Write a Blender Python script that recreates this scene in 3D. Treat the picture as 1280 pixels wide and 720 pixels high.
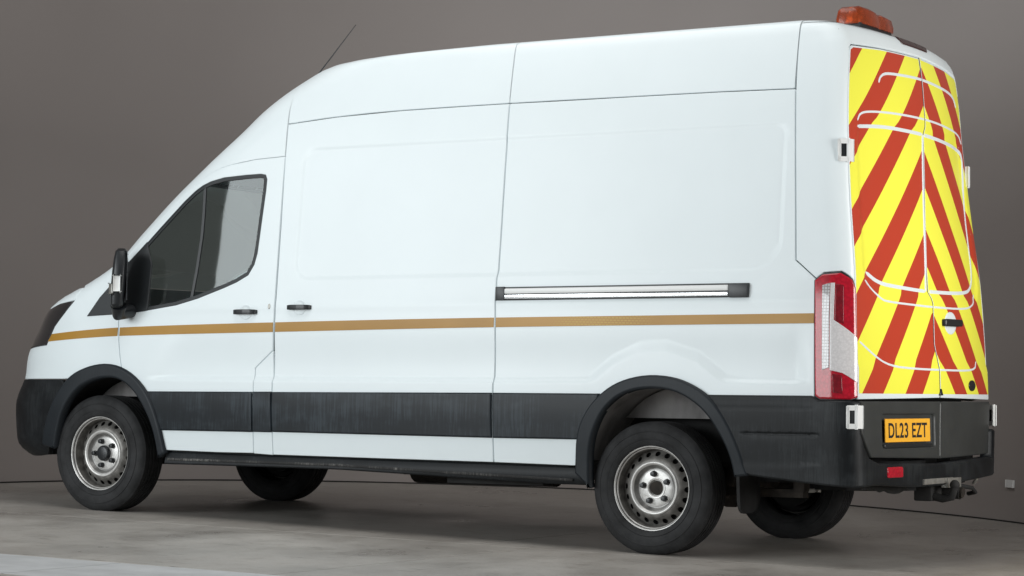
import bpy, bmesh, math, random, bisect
import numpy as np
from mathutils import Matrix, Vector
from mathutils.geometry import delaunay_2d_cdt
for o in list(bpy.data.objects): bpy.data.objects.remove(o)
C = bpy.context.scene.collection
SC = bpy.context.scene
R = math.radians
random.seed(4); RNG = np.random.default_rng(4)

# ------------------------------------------------------------------ camera
CAM = (-5.88437155, 12.20001673, 1.02308716)
cd = bpy.data.cameras.new('camera'); cam = bpy.data.objects.new('camera', cd); C.objects.link(cam)
MR = ((-0.8562412, -0.5155491, 0.0325608), (0.0133553, 0.0409180, 0.9990732), (0.5164036, -0.8558825, 0.0281504))
rm = Matrix((MR[0], MR[1], tuple(-v for v in MR[2]))).transposed()
cam.matrix_world = Matrix.Translation(CAM) @ rm.to_4x4()
cd.sensor_width = 36; cd.lens = 2997.37/1280*36; cd.clip_end = 200; cd.clip_start = .1
SC.camera = cam
# ------------------------------------------------------------------ light
w = bpy.data.worlds.new('World'); SC.world = w; w.use_nodes = True
bg = w.node_tree.nodes['Background']; bg.inputs[0].default_value = (.80, .83, .86, 1); bg.inputs[1].default_value = .20
SC.view_settings.view_transform = 'Standard'; SC.view_settings.look = 'None'
SC.view_settings.exposure = 0; SC.view_settings.gamma = 1
def area(name, loc, target, sx, sy, power, col=(1, 1, 1)):
    l = bpy.data.lights.new(name, 'AREA'); l.shape = 'RECTANGLE'; l.size = sx; l.size_y = sy; l.energy = power; l.color = col
    o = bpy.data.objects.new(name, l); C.objects.link(o); o.location = loc
    o.rotation_euler = (Vector(target)-Vector(loc)).to_track_quat('-Z', 'Y').to_euler()
    return o
area('ceiling_softbox', (.9, 2.6, 5.8), (.9, 2.0, 0), 4.6, 4.2, 160, (1, .985, .965))
area('side_softbox', (4.6, 11.5, 2.2), (3.0, 1, 1.0), 7.0, 3.0, 425, (.93, .98, 1))
area('front_softbox', (7.6, 9.6, 3.3), (2.9, .9, 1.2), 3.8, 4.2, 285, (.93, .98, 1))
rs = area('rear_softbox', (-5.2, .9, 2.0), (-1.1, 0, 1.6), 1.6, 2.6, 40, (1, .985, .96)); rs.data.spread = R(75)
# ------------------------------------------------------------------ materials
def mat(name):
    m = bpy.data.materials.new(name); m.use_nodes = True
    nt = m.node_tree; return m, nt, nt.nodes['Principled BSDF']
def N(nt, t, **k):
    n = nt.nodes.new(t)
    for a, b in k.items():
        if a.startswith('i_'): n.inputs[a[2:].replace('_', ' ')].default_value = b
        else: setattr(n, a, b)
    return n
def L(nt, a, b): nt.links.new(a, b)
def ramp(nt, fac, stops):
    r = nt.nodes.new('ShaderNodeValToRGB'); e = r.color_ramp.elements
    while len(e) < len(stops): e.new(.5)
    for q, (p, c) in zip(e, stops): q.position = p; q.color = c if len(c) == 4 else (*c, 1)
    L(nt, fac, r.inputs[0]); return r
def noise(nt, scale, detail=4, stretch=(1, 1, 1), rough=.55):
    tc = N(nt, 'ShaderNodeTexCoord'); mp = N(nt, 'ShaderNodeMapping'); mp.inputs['Scale'].default_value = stretch
    L(nt, tc.outputs['Object'], mp.inputs[0])
    n = N(nt, 'ShaderNodeTexNoise'); n.inputs['Scale'].default_value = scale; n.inputs['Detail'].default_value = detail
    n.inputs['Roughness'].default_value = rough
    L(nt, mp.outputs[0], n.inputs['Vector']); return n
def bump(nt, b, h, strength, dist=.01):
    n = N(nt, 'ShaderNodeBump'); n.inputs['Strength'].default_value = strength; n.inputs['Distance'].default_value = dist
    L(nt, h, n.inputs['Height']); L(nt, n.outputs[0], b.inputs['Normal'])
def simple(name, col, rough=.5, metal=0, spec=.5, coat=0, nscale=None, namt=.15, stretch=(1, 1, 1), bmp=0, nd=5):
    m, nt, b = mat(name)
    b.inputs['Base Color'].default_value = (*col, 1); b.inputs['Roughness'].default_value = rough
    b.inputs['Metallic'].default_value = metal; b.inputs['Specular IOR Level'].default_value = spec
    b.inputs['Coat Weight'].default_value = coat; b.inputs['Coat Roughness'].default_value = .05 if coat > .5 else .2
    if nscale:
        n = noise(nt, nscale, nd, stretch)
        lo = tuple(c*(1-namt) for c in col); hi = tuple(min(1, c*(1+namt)) for c in col)
        r = ramp(nt, n.outputs[0], [(.32, lo), (.68, hi)]); L(nt, r.outputs[0], b.inputs['Base Color'])
        if bmp: bump(nt, b, n.outputs[0], bmp)
    return m
PAINT = simple('white_paint', (.765, .835, .855), .45, coat=.22, nscale=2.2, namt=.012)
PAINT_DULL = simple('door_shut_paint', (.5, .52, .53), .6)
def plastic_mat(name, base, dirt, streak, rough=.55):
    m, nt, b = mat(name)
    s = noise(nt, 55, 3, (1.6, 1.6, .045), .8); t = noise(nt, 3.4, 3, (1, 1, 2.2)); f = noise(nt, 260, 2)
    mul = N(nt, 'ShaderNodeMath', operation='MULTIPLY'); L(nt, s.outputs[0], mul.inputs[0]); L(nt, t.outputs[0], mul.inputs[1])
    r = ramp(nt, mul.outputs[0], [(.19, tuple(v*.75 for v in base)), (.24, base), (.29, tuple(base[i]*.6+dirt[i]*.4 for i in range(3))), (.36, dirt)] if streak else [(.1, base), (.45, dirt)])
    L(nt, r.outputs[0], b.inputs['Base Color']); b.inputs['Roughness'].default_value = rough
    b.inputs['Specular IOR Level'].default_value = .26
    bump(nt, b, f.outputs[0], .12, .002)
    return m
CLAD = plastic_mat('dark_cladding_plastic', (.0085, .0125, .0165), (.027, .036, .044), True, .38)
TRIM = plastic_mat('arch_trim_plastic', (.010, .0135, .017), (.016, .020, .0245), False, .48)
BUMP = plastic_mat('bumper_plastic', (.0065, .0082, .0098), (.019, .022, .024), True, .48)
DOORBLK = simple('black_door_panel', (.034, .037, .036), .42, nscale=6, namt=.15)
SATIN = simple('satin_black', (.012, .014, .016), .38)
GLOSSBLK = simple('gloss_black', (.008, .010, .012), .12)
DARK = simple('underbody_black', (.014, .014, .014), .85, nscale=9, namt=.4)
CAVITY = simple('seam_black', (.02, .02, .02), .9)
TYRE = simple('tyre_rubber', (.021, .0215, .0225), .75, spec=.35, nscale=9, namt=.5, bmp=.05)
LINER = simple('dusty_arch_liner', (.25, .24, .235), .9, nscale=6, namt=.45, stretch=(1, 1, .4), bmp=.3)
CHROME = simple('rail_steel', (.75, .76, .77), .18, 1, nscale=20, namt=.08, stretch=(.02, 1, 6))
GALV = simple('galvanised_steel', (.36, .355, .33), .45, .7, nscale=24, namt=.2)
WHITEPL = simple('white_plastic', (.82, .83, .82), .35)
RUST = simple('rusty_steel', (.032, .026, .021), .8, .3, nscale=16, namt=.5)
STRIPE, nt, b = mat('amber_reflective_stripe')
tc = N(nt, 'ShaderNodeTexCoord'); vo = N(nt, 'ShaderNodeTexVoronoi'); vo.inputs['Scale'].default_value = 70
L(nt, tc.outputs['Object'], vo.inputs['Vector'])
n1 = noise(nt, 1.3, 3)
r1 = ramp(nt, n1.outputs[0], [(.35, (.36, .185, .022)), (.65, (.44, .235, .042))]); # a patch of the tape still shows its reflective cells
sp = N(nt, 'ShaderNodeSeparateXYZ'); L(nt, tc.outputs['Object'], sp.inputs[0])
m0 = N(nt, 'ShaderNodeMapRange', interpolation_type='SMOOTHSTEP'); L(nt, sp.outputs['X'], m0.inputs[0]); m0.inputs[1].default_value = -.05; m0.inputs[2].default_value = .18
m9 = N(nt, 'ShaderNodeMapRange', interpolation_type='SMOOTHSTEP'); L(nt, sp.outputs['X'], m9.inputs[0]); m9.inputs[1].default_value = .68; m9.inputs[2].default_value = .45
wv = N(nt, 'ShaderNodeTexBrick'); wv.offset = .5; mpw = N(nt, 'ShaderNodeMapping'); mpw.inputs['Rotation'].default_value = (R(90), 0, 0); L(nt, tc.outputs['Object'], mpw.inputs[0]); L(nt, mpw.outputs[0], wv.inputs[0])
wv.inputs['Scale'].default_value = 1; wv.inputs['Brick Width'].default_value = .022; wv.inputs['Row Height'].default_value = .013; wv.inputs['Mortar Size'].default_value = .003
wv.inputs['Color1'].default_value = (1, 1, 1, 1); wv.inputs['Color2'].default_value = (.8, .8, .8, 1); wv.inputs['Mortar'].default_value = (0, 0, 0, 1)
mk = N(nt, 'ShaderNodeMath', operation='MULTIPLY'); L(nt, m0.outputs[0], mk.inputs[0]); L(nt, m9.outputs[0], mk.inputs[1])
mk2 = N(nt, 'ShaderNodeMath', operation='MULTIPLY'); L(nt, mk.outputs[0], mk2.inputs[0]); L(nt, wv.outputs['Color'], mk2.inputs[1])
mxs = N(nt, 'ShaderNodeMix', data_type='RGBA'); L(nt, mk2.outputs[0], mxs.inputs['Factor']); L(nt, r1.outputs[0], mxs.inputs[6]); mxs.inputs[7].default_value = (.48, .31, .05, 1)
L(nt, mxs.outputs[2], b.inputs['Base Color'])
b.inputs['Roughness'].default_value = .34; b.inputs['Metallic'].default_value = 0; b.inputs['Specular IOR Level'].default_value = .3
bump(nt, b, vo.outputs['Distance'], .06, .002)
# wheels: dusty silver paint
RIM, nt, b = mat('silver_wheel_paint')
n1 = noise(nt, 18, 5)
r1 = ramp(nt, n1.outputs[0], [(.3, (.50, .49, .47)), (.7, (.74, .73, .71))]); L(nt, r1.outputs[0], b.inputs['Base Color'])
b.inputs['Metallic'].default_value = .35; b.inputs['Roughness'].default_value = .34; bump(nt, b, n1.outputs[0], .08)
BRAKE = simple('rim_inner_grey', (.19, .182, .17), .5, .4, nscale=22, namt=.4)
# chevron vinyl: the stripe phase is carried by the sheet itself
CHEV, nt, b = mat('chevron_vinyl')
at = N(nt, 'ShaderNodeAttribute', attribute_name='chev')
fr = N(nt, 'ShaderNodeMath', operation='FRACT'); L(nt, at.outputs['Fac'], fr.inputs[0])
gt = N(nt, 'ShaderNodeMath', operation='GREATER_THAN'); gt.inputs[1].default_value = .535; L(nt, fr.outputs[0], gt.inputs[0])
vo = N(nt, 'ShaderNodeTexVoronoi'); vo.inputs['Scale'].default_value = 230
tc = N(nt, 'ShaderNodeTexCoord'); L(nt, tc.outputs['Object'], vo.inputs['Vector'])
mx = N(nt, 'ShaderNodeMix', data_type='RGBA'); L(nt, gt.outputs[0], mx.inputs['Factor'])
mx.inputs[6].default_value = (.95, .93, .075, 1); mx.inputs[7].default_value = (.51, .046, .017, 1)
L(nt, mx.outputs[2], b.inputs['Base Color']); b.inputs['Roughness'].default_value = .40; b.inputs['Coat Weight'].default_value = .3; b.inputs['Specular IOR Level'].default_value = .35
b.inputs['Coat Roughness'].default_value = .22
bump(nt, b, vo.outputs['Distance'], .04, .001)
# glass
GLASS, nt, b = mat('tinted_glass')
out = nt.nodes['Material Output']
gl = N(nt, 'ShaderNodeBsdfGlossy'); gl.inputs['Roughness'].default_value = .02; gl.inputs['Color'].default_value = (.95, 1, 1, 1)
tr = N(nt, 'ShaderNodeBsdfTransparent'); tr.inputs['Color'].default_value = (.58, .65, .64, 1)
fz = N(nt, 'ShaderNodeFresnel'); fz.inputs['IOR'].default_value = 1.6
mm = N(nt, 'ShaderNodeMixShader'); L(nt, fz.outputs[0], mm.inputs[0]); L(nt, tr.outputs[0], mm.inputs[1]); L(nt, gl.outputs[0], mm.inputs[2])
L(nt, mm.outputs[0], out.inputs['Surface'])
def lens(name, col, rough=.12, nsc=60, lo=.75):
    m, nt, b = mat(name)
    tc = N(nt, 'ShaderNodeTexCoord'); v = N(nt, 'ShaderNodeTexVoronoi'); v.inputs['Scale'].default_value = nsc
    L(nt, tc.outputs['Object'], v.inputs['Vector'])
    r = ramp(nt, v.outputs['Distance'], [(0, tuple(min(1, c*1.15) for c in col)), (.8, tuple(c*lo for c in col))])
    L(nt, r.outputs[0], b.inputs['Base Color'])
    b.inputs['Roughness'].default_value = rough; b.inputs['Coat Weight'].default_value = .12; b.inputs['Coat Roughness'].default_value = .06
    return m
REDLENS = lens('red_lens', (.46, .006, .022)); DKRED = lens('dark_red_lens', (.20, .006, .014)); CLEARLENS = lens('clear_lens', (.62, .60, .60), .15, 90, .97)
HIGHLAMP = simple('smoked_red_lamp', (.045, .018, .018), .2)
SAILM = simple('sail_black', (.010, .013, .015), .5)
AMBER = lens('amber_lens', (.52, .075, .012), .22, 38)
for n_ in AMBER.node_tree.nodes:
    if n_.type == 'BSDF_PRINCIPLED': n_.inputs['Transmission Weight'].default_value = .55
LEDS, nt, b = mat('led_strip')
tc = N(nt, 'ShaderNodeTexCoord'); br = N(nt, 'ShaderNodeTexBrick'); br.offset = 0
mp = N(nt, 'ShaderNodeMapping'); mp.inputs['Rotation'].default_value = (R(90), 0, 0); L(nt, tc.outputs['Object'], mp.inputs[0]); L(nt, mp.outputs[0], br.inputs[0])
br.inputs['Color1'].default_value = (.52, .52, .52, 1); br.inputs['Color2'].default_value = (.42, .42, .43, 1); br.inputs['Mortar'].default_value = (.24, .22, .22, 1)
br.inputs['Scale'].default_value = 1; br.inputs['Brick Width'].default_value = .016; br.inputs['Row Height'].default_value = .016; br.inputs['Mortar Size'].default_value = .0022
L(nt, br.outputs[0], b.inputs['Base Color']); b.inputs['Roughness'].default_value = .15; b.inputs['Coat Weight'].default_value = 1
HEADL = simple('smoked_headlamp', (.012, .012, .014), .1, coat=1)
PLATE = simple('yellow_plate', (.93, .47, .035), .35, nscale=40, namt=.04)
INK = simple('plate_ink', (.015, .014, .014), .5)
CABIN = simple('cabin_plastic', (.06, .065, .066), .7)
BULK = simple('bulkhead_grey', (.50, .52, .52), .7, nscale=3, namt=.1)
SEATM = simple('seat_cloth', (.035, .038, .042), .95, nscale=60, namt=.3)

# ------------------------------------------------------------------ mesh helpers
TH = .028; ct, st = math.cos(TH), math.sin(TH)
def b2w(p):                                  # body frame (the van stands slightly nose down) to the floor's frame
    x, y, z = p[0], p[1], p[2]-.35
    return (ct*x+st*z, y, -st*x+ct*z+.35)
def b2wn(n): return (ct*n[0]+st*n[2], n[1], -st*n[0]+ct*n[2])
def link(name, me, m, parent=None, **props):
    o = bpy.data.objects.new(name, me); C.objects.link(o)
    if m and not me.materials: me.materials.append(m)
    if parent: o.parent = parent
    for k, v in props.items(): o[k] = v
    return o
def make(name, verts, faces, m, parent=None, normals=None, body=True, smooth=True, attr=None, **props):
    me = bpy.data.meshes.new(name)
    vs = [b2w(v) for v in verts] if body else verts
    me.from_pydata(vs, [], faces)
    if smooth:
        me.polygons.foreach_set('use_smooth', [True]*len(me.polygons))
        if normals is not None:
            ns = [b2wn(n) for n in normals] if body else normals
            me.normals_split_custom_set_from_vertices(ns)
    if attr is not None:
        a = me.attributes.new('chev', 'FLOAT', 'POINT'); a.data.foreach_set('value', attr)
    return link(name, me, m, parent, **props)
def unit(v):
    l = math.sqrt(sum(c*c for c in v)) or 1; return tuple(c/l for c in v)
def cross(a, b): return (a[1]*b[2]-a[2]*b[1], a[2]*b[0]-a[0]*b[2], a[0]*b[1]-a[1]*b[0])
def resample(poly, step, closed=True):
    out = []; n = len(poly)
    for i in range(n if closed else n-1):
        a, b_ = poly[i], poly[(i+1) % n]; d = math.dist(a, b_); k = max(1, round(d/step))
        for j in range(k): out.append((a[0]+(b_[0]-a[0])*j/k, a[1]+(b_[1]-a[1])*j/k))
    if not closed: out.append(poly[-1])
    return out
def smoothpoly(poly, it=1, closed=True):     # Chaikin corner cutting
    for _ in range(it):
        o = []; n = len(poly)
        rng = range(n) if closed else range(n-1)
        if not closed: o.append(poly[0])
        for i in rng:
            a, b_ = poly[i], poly[(i+1) % n]
            o.append((.75*a[0]+.25*b_[0], .75*a[1]+.25*b_[1])); o.append((.25*a[0]+.75*b_[0], .25*a[1]+.75*b_[1]))
        if not closed: o.append(poly[-1])
        poly = o
    return poly
def roundpoly(poly, r, seg=4):               # fillet every corner
    n = len(poly); out = []
    for i in range(n):
        p0, p, p1 = poly[i-1], poly[i], poly[(i+1) % n]
        d0, d1 = math.dist(p, p0), math.dist(p, p1); k0 = min(r, d0*.45)/d0; k1 = min(r, d1*.45)/d1
        a = (p[0]+(p0[0]-p[0])*k0, p[1]+(p0[1]-p[1])*k0); c = (p[0]+(p1[0]-p[0])*k1, p[1]+(p1[1]-p[1])*k1)
        for j in range(seg+1):
            t = j/seg; out.append(((1-t)**2*a[0]+2*t*(1-t)*p[0]+t*t*c[0], (1-t)**2*a[1]+2*t*(1-t)*p[1]+t*t*c[1]))
    return out
def areasign(p): return sum(p[i-1][0]*p[i][1]-p[i][0]*p[i-1][1] for i in range(len(p)))
def inset(poly, d):                          # ccw polygon, positive d goes inwards
    n = len(poly); out = []
    for i in range(n):
        a, p, c = poly[i-1], poly[i], poly[(i+1) % n]
        e0 = unit((p[0]-a[0], p[1]-a[1])); e1 = unit((c[0]-p[0], c[1]-p[1]))
        n0 = (-e0[1], e0[0]); n1 = (-e1[1], e1[0]); s = 1+n0[0]*n1[0]+n0[1]*n1[1]; s = max(s, .35)
        out.append((p[0]+(n0[0]+n1[0])*d/s, p[1]+(n0[1]+n1[1])*d/s))
    return out
def inside(pts, poly):
    x, y = pts[:, 0], pts[:, 1]; res = np.zeros(len(pts), bool); n = len(poly)
    for i in range(n):
        x0, y0 = poly[i-1]; x1, y1 = poly[i]
        if y0 == y1: continue
        c = ((y0 > y) != (y1 > y)) & (x < (x1-x0)*(y-y0)/(y1-y0)+x0); res ^= c
    return res
def edgedist(pts, poly):
    d = np.full(len(pts), 1e9); n = len(poly)
    for i in range(n):
        a = np.array(poly[i-1]); b_ = np.array(poly[i]); ab = b_-a; q = ab@ab
        t = np.clip(((pts-a)@ab)/q, 0, 1) if q > 0 else np.zeros(len(pts))
        d = np.minimum(d, np.linalg.norm(pts-a-t[:, None]*ab, axis=1))
    return d
def snormal(S, u, v, h=.002, flip=1):
    a, b_ = S(u+h, v), S(u-h, v); c, d = S(u, v+h), S(u, v-h)
    n = cross((a[0]-b_[0], a[1]-b_[1], a[2]-b_[2]), (c[0]-d[0], c[1]-d[1], c[2]-d[2]))
    n = unit(n); return (n[0]*flip, n[1]*flip, n[2]*flip)
def panel(name, S, outline, m, parent=None, off=0., thick=.018, grid=.03, gap=0., bev=.004, bevd=.0025, holes=(), rows=(), step=.02,
          chev=None, holeflange=True, **props):
    """a thin sheet cut to outline (u, v) and laid on the surface S, with rounded edges and a returned flange"""
    flip = getattr(S, 'fl', 1)
    if areasign(outline) < 0: outline = outline[::-1]
    outer = resample(outline, step)
    if gap: outer = inset(outer, gap)
    inner = inset(outer, bev)
    hs = []
    for h in holes:
        if areasign(h) > 0: h = h[::-1]      # clockwise: inset grows the hole's rim into the sheet
        ho = resample(h, step); hs.append((ho, inset(ho, bev)))
    arr = np.array(inner); lo, hi = arr.min(0), arr.max(0)
    gx = np.arange(lo[0]+grid*.37, hi[0], grid); gy = np.arange(lo[1]+grid*.41, hi[1], grid)
    P = np.array([(x+(grid*.5 if j % 2 else 0), y) for j, y in enumerate(gy) for x in gx] + [(p[0], p[1]) for p in rows]).reshape(-1, 2)
    if len(P):
        k = inside(P, inner) & (edgedist(P, inner) > min(grid*.4, .008))
        for ho, hi_ in hs: k &= ~inside(P, hi_) & (edgedist(P, hi_) > min(grid*.4, .008))
        P = P[k]
    pts = list(inner); edges = [(i, (i+1) % len(inner)) for i in range(len(inner))]
    for ho, hi_ in hs:
        s = len(pts); pts += hi_; edges += [(s+i, s+(i+1) % len(hi_)) for i in range(len(hi_))]
    nb = len(pts)
    pts += [tuple(p) for p in P]
    res = delaunay_2d_cdt([Vector(p) for p in pts], edges, [], 1, 1e-7)
    V, F = res[0], [tuple(f) for f in res[2]]
    if hs and F:
        cen = np.array([[sum(V[i][0] for i in f)/len(f), sum(V[i][1] for i in f)/len(f)] for f in F]); bad = np.zeros(len(F), bool)
        for ho, hi_ in hs: bad |= inside(cen, hi_)
        F = [f for f, q in zip(F, bad) if not q]
    F = [f if sum(V[f[i-1]][0]*V[f[i]][1]-V[f[i]][0]*V[f[i-1]][1] for i in range(len(f))) > 0 else f[::-1] for f in F]
    verts = []; norms = []; uv = []
    def add(u, v, depth, n=None, out=None, mix=0):
        p = S(u, v); sn = n or snormal(S, u, v, flip=flip); q = off-depth
        verts.append((p[0]+sn[0]*q, p[1]+sn[1]*q, p[2]+sn[2]*q)); uv.append((u, v))
        nn = sn if out is None else unit(tuple(sn[i]*(1-mix)+out[i]*mix for i in range(3)))
        norms.append(nn); return len(verts)-1
    for v in V: add(v[0], v[1], 0)
    faces = [f if flip > 0 else f[::-1] for f in F]
    def ring(src, outr):
        n = len(src); A = []; B = []; D = []
        for i in range(n):
            u, v = outr[i]; iu, iv = src[i]
            p0, p1 = S(iu, iv), S(u, v); o = unit(tuple(p1[k]-p0[k] for k in range(3)))
            A.append(add(iu, iv, 0)); B.append(add(u, v, bevd, out=o, mix=.5)); D.append(add(u, v, thick, out=o, mix=.95))
        for i in range(n):
            j = (i+1) % n
            for a, b_ in ((A, B), (B, D)):
                f = (a[j], a[i], b_[i], b_[j]); faces.append(f if flip > 0 else f[::-1])
    ring(inner, outer)
    if holeflange:
        for ho, hi_ in hs: ring(hi_, ho)
    at_ = [chev(*q) for q in uv] if chev else None
    return make(name, verts, faces, m, parent, norms, attr=at_, **props)
def sheet(name, P, m, parent=None, flange=.0, body=True, flip=False, closeu=False, **props):
    """grid of points P[row][col]"""
    A = np.array([[b2w(p) if body else p for p in r] for r in P], float); nr, nc = A.shape[:2]
    du = np.gradient(A, axis=1); dv = np.gradient(A, axis=0); nn = np.cross(du, dv)
    nn /= np.maximum(np.linalg.norm(nn, axis=2, keepdims=True), 1e-9)
    if flip: nn = -nn
    V = A.reshape(-1, 3).tolist(); NM = nn.reshape(-1, 3).tolist(); F = []
    idx = lambda i, j: i*nc+j
    for i in range(nr-1):
        for j in range(nc-1):
            f = (idx(i, j), idx(i, j+1), idx(i+1, j+1), idx(i+1, j)); F.append(f[::-1] if flip else f)
    if flange:
        loop = [(0, j) for j in range(nc)]+[(i, nc-1) for i in range(1, nr)]+[(nr-1, j) for j in range(nc-2, -1, -1)]+[(i, 0) for i in range(nr-2, 0, -1)]
        base = len(V)
        cen = {}
        for (i, j) in loop:
            V.append((A[i, j]-nn[i, j]*flange).tolist()); 
            q = A[i, j]-A[min(max(i, 1), nr-2), min(max(j, 1), nc-2)]; q /= max(np.linalg.norm(q), 1e-9); NM.append(q.tolist())
        n = len(loop)
        for k in range(n):
            a, b_ = loop[k], loop[(k+1) % n]
            f = (idx(*b_), idx(*a), base+k, base+(k+1) % n); F.append(f[::-1] if flip else f)
    me = bpy.data.meshes.new(name); me.from_pydata(V, [], F)
    me.polygons.foreach_set('use_smooth', [True]*len(me.polygons))
    me.normals_split_custom_set_from_vertices(NM)
    return link(name, me, m, parent, **props)
def bmesh_obj(name, bm, m, parent=None, body=True, smooth=35, bevel=0, **props):
    if bevel: bmesh.ops.bevel(bm, geom=list(bm.edges), offset=bevel, segments=2, affect='EDGES', profile=.6, clamp_overlap=True)
    if body:
        for v in bm.verts: v.co = b2w(v.co)
    bmesh.ops.recalc_face_normals(bm, faces=bm.faces)
    me = bpy.data.meshes.new(name); bm.to_mesh(me); bm.free()
    me.polygons.foreach_set('use_smooth', [True]*len(me.polygons))
    if smooth: me.set_sharp_from_angle(angle=R(smooth))
    return link(name, me, m, parent, **props)
def bbox(bm, c, s, rot=None):
    r = bmesh.ops.create_cube(bm, size=1)['verts']
    for v in r:
        q = Vector((v.co.x*s[0], v.co.y*s[1], v.co.z*s[2]))
        if rot: q = rot @ q
        v.co = q+Vector(c)
    return r
def box(name, c, s, m, parent=None, rot=None, bevel=.004, body=True, **props):
    bm = bmesh.new(); bbox(bm, c, s, rot); return bmesh_obj(name, bm, m, parent, body, 35, bevel, **props)
def tube_bm(bm, pts, r, seg=10):
    rings = []
    for i, p in enumerate(pts):
        p = Vector(p); a = Vector(pts[max(0, i-1)]); b_ = Vector(pts[min(len(pts)-1, i+1)]); t = (b_-a).normalized()
        up = Vector((0, 0, 1)) if abs(t.z) < .9 else Vector((1, 0, 0)); e = t.cross(up).normalized(); f = e.cross(t)
        rr = r[i] if isinstance(r, (list, tuple)) else r
        rings.append([bm.verts.new(p+(e*math.cos(2*math.pi*k/seg)+f*math.sin(2*math.pi*k/seg))*rr) for k in range(seg)])
    for a, b_ in zip(rings, rings[1:]):
        for k in range(seg): bm.faces.new((a[k], a[(k+1) % seg], b_[(k+1) % seg], b_[k]))
    bm.faces.new(rings[0]); bm.faces.new(rings[-1][::-1])
def tube(name, pts, r, m, parent=None, seg=10, body=True, **props):
    bm = bmesh.new(); tube_bm(bm, pts, r, seg); return bmesh_obj(name, bm, m, parent, body, 50, **props)
def lathe(name, prof_, m, parent=None, seg=72, body=False, sharp=40, closed=False, **props):
    """profile of (radius, y) turned about the y axis"""
    bm = bmesh.new(); rg = []
    for k in range(seg):
        a = 2*math.pi*k/seg; rg.append([bm.verts.new((r*math.cos(a), y, r*math.sin(a))) for r, y in prof_])
    n = len(prof_)
    for k in range(seg):
        a, b_ = rg[k], rg[(k+1) % seg]
        for i in range(n if closed else n-1): bm.faces.new((a[i], a[(i+1) % n], b_[(i+1) % n], b_[i]))
    bmesh.ops.remove_doubles(bm, verts=bm.verts, dist=1e-6)
    return bmesh_obj(name, bm, m, parent, body, sharp, **props)
def copy_tree(o, parent=None):
    c = o.copy(); C.objects.link(c); c.parent = parent
    for ch in list(o.children): copy_tree(ch, c)
    return c
def pch(pts):
    xs=[p[0] for p in pts]; ys=[p[1] for p in pts]; n=len(xs)
    d=[(ys[i+1]-ys[i])/(xs[i+1]-xs[i]) for i in range(n-1)]
    m=[d[0]]+[0]*(n-2)+[d[-1]]
    for i in range(1,n-1):
        if d[i-1]*d[i]>0:
            h0=xs[i]-xs[i-1];h1=xs[i+1]-xs[i]; w1=2*h1+h0;w2=h1+2*h0
            m[i]=(w1+w2)/(w1/d[i-1]+w2/d[i])
    def f(x):
        if x<=xs[0]: return ys[0]+m[0]*(x-xs[0])
        if x>=xs[-1]: return ys[-1]+m[-1]*(x-xs[-1])
        i=bisect.bisect_right(xs,x)-1; h=xs[i+1]-xs[i]; t=(x-xs[i])/h
        return ((1+2*t)*(1-t)**2*ys[i]+t*(1-t)**2*h*m[i]+t*t*(3-2*t)*ys[i+1]+t*t*(t-1)*h*m[i+1])
    return f
# half width of the body at height z (body frame)
prof=pch([(.2,.985),(.46,.999),(.62,1.011),(.76,1.017),(.9,1.014),(1.1,1.004),(1.33,.988),(1.53,.968),(1.73,.947),(2.13,.905),(2.44,.866),(2.6,.838),(2.70,.818),(2.76,.803),(2.785,.788),(2.80,.762)])
# x of the front centreline at height z, and how deep the front rounds off in plan
nose=pch([(.36,4.55),(.42,4.77),(.46,4.86),(.52,4.91),(.7,4.92),(.75,4.918),(.8,4.902),(.9,4.849),(.95,4.836),(1.0,4.829),(1.05,4.815),(1.1,4.785),(1.2,4.705),(1.3,4.611),(1.35,4.551),(1.4,4.465),(1.5,4.216),(1.6,4.022),(1.8,3.803),(2.0,3.585),(2.2,3.341),(2.3,3.218),(2.4,3.103),(2.5,3.0),(2.6,2.872),(2.7,2.709),(2.75,2.61),(2.765,2.565),(2.78,2.42),(2.79,2.2),(2.80,1.85)])
depth=pch([(.3,1.0),(.75,1.0),(1.0,.95),(1.2,.8),(1.35,.62),(1.6,.5),(2.2,.5),(2.5,.6),(2.8,.8)])
NN=2.3
def W0(x,z):
    b=prof(z); d=depth(z); x0=nose(z)-d
    if x<=x0: return b
    t=min(1.0,(x-x0)/d)
    return b*(max(0.0,1-t**NN))**(1/NN)
# rear face
XE=pch([(.3,-1.16),(.85,-1.156),(1.45,-1.133),(1.84,-1.092),(2.26,-1.055),(2.66,-1.032),(2.72,-1.01),(2.77,-.97),(2.80,-.90)])
CA,CB,LC=.13,.07,.165
def rearP(u,z):
    """path round the rear corner: u metres backwards from x=-.9, then round the corner and across"""
    xs=XE(z)+CA; u1=-.9-xs
    if u<=u1: return (-.9-u, prof(z), z)
    ye=prof(z)-CB
    if u<=u1+LC:
        t=(u-u1)/LC*math.pi/2
        return (xs-CA*math.sin(t), ye+CB*math.cos(t), z)
    y=ye-(u-u1-LC)
    if y<-ye:                       # far corner
        t=min(1.0,(-ye-y)/LC)*math.pi/2
        return (xs-CA*math.cos(t), -ye-CB*math.sin(t), z)
    return (XE(z)-.07*(1-(y/ye)**2), y, z)
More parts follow.
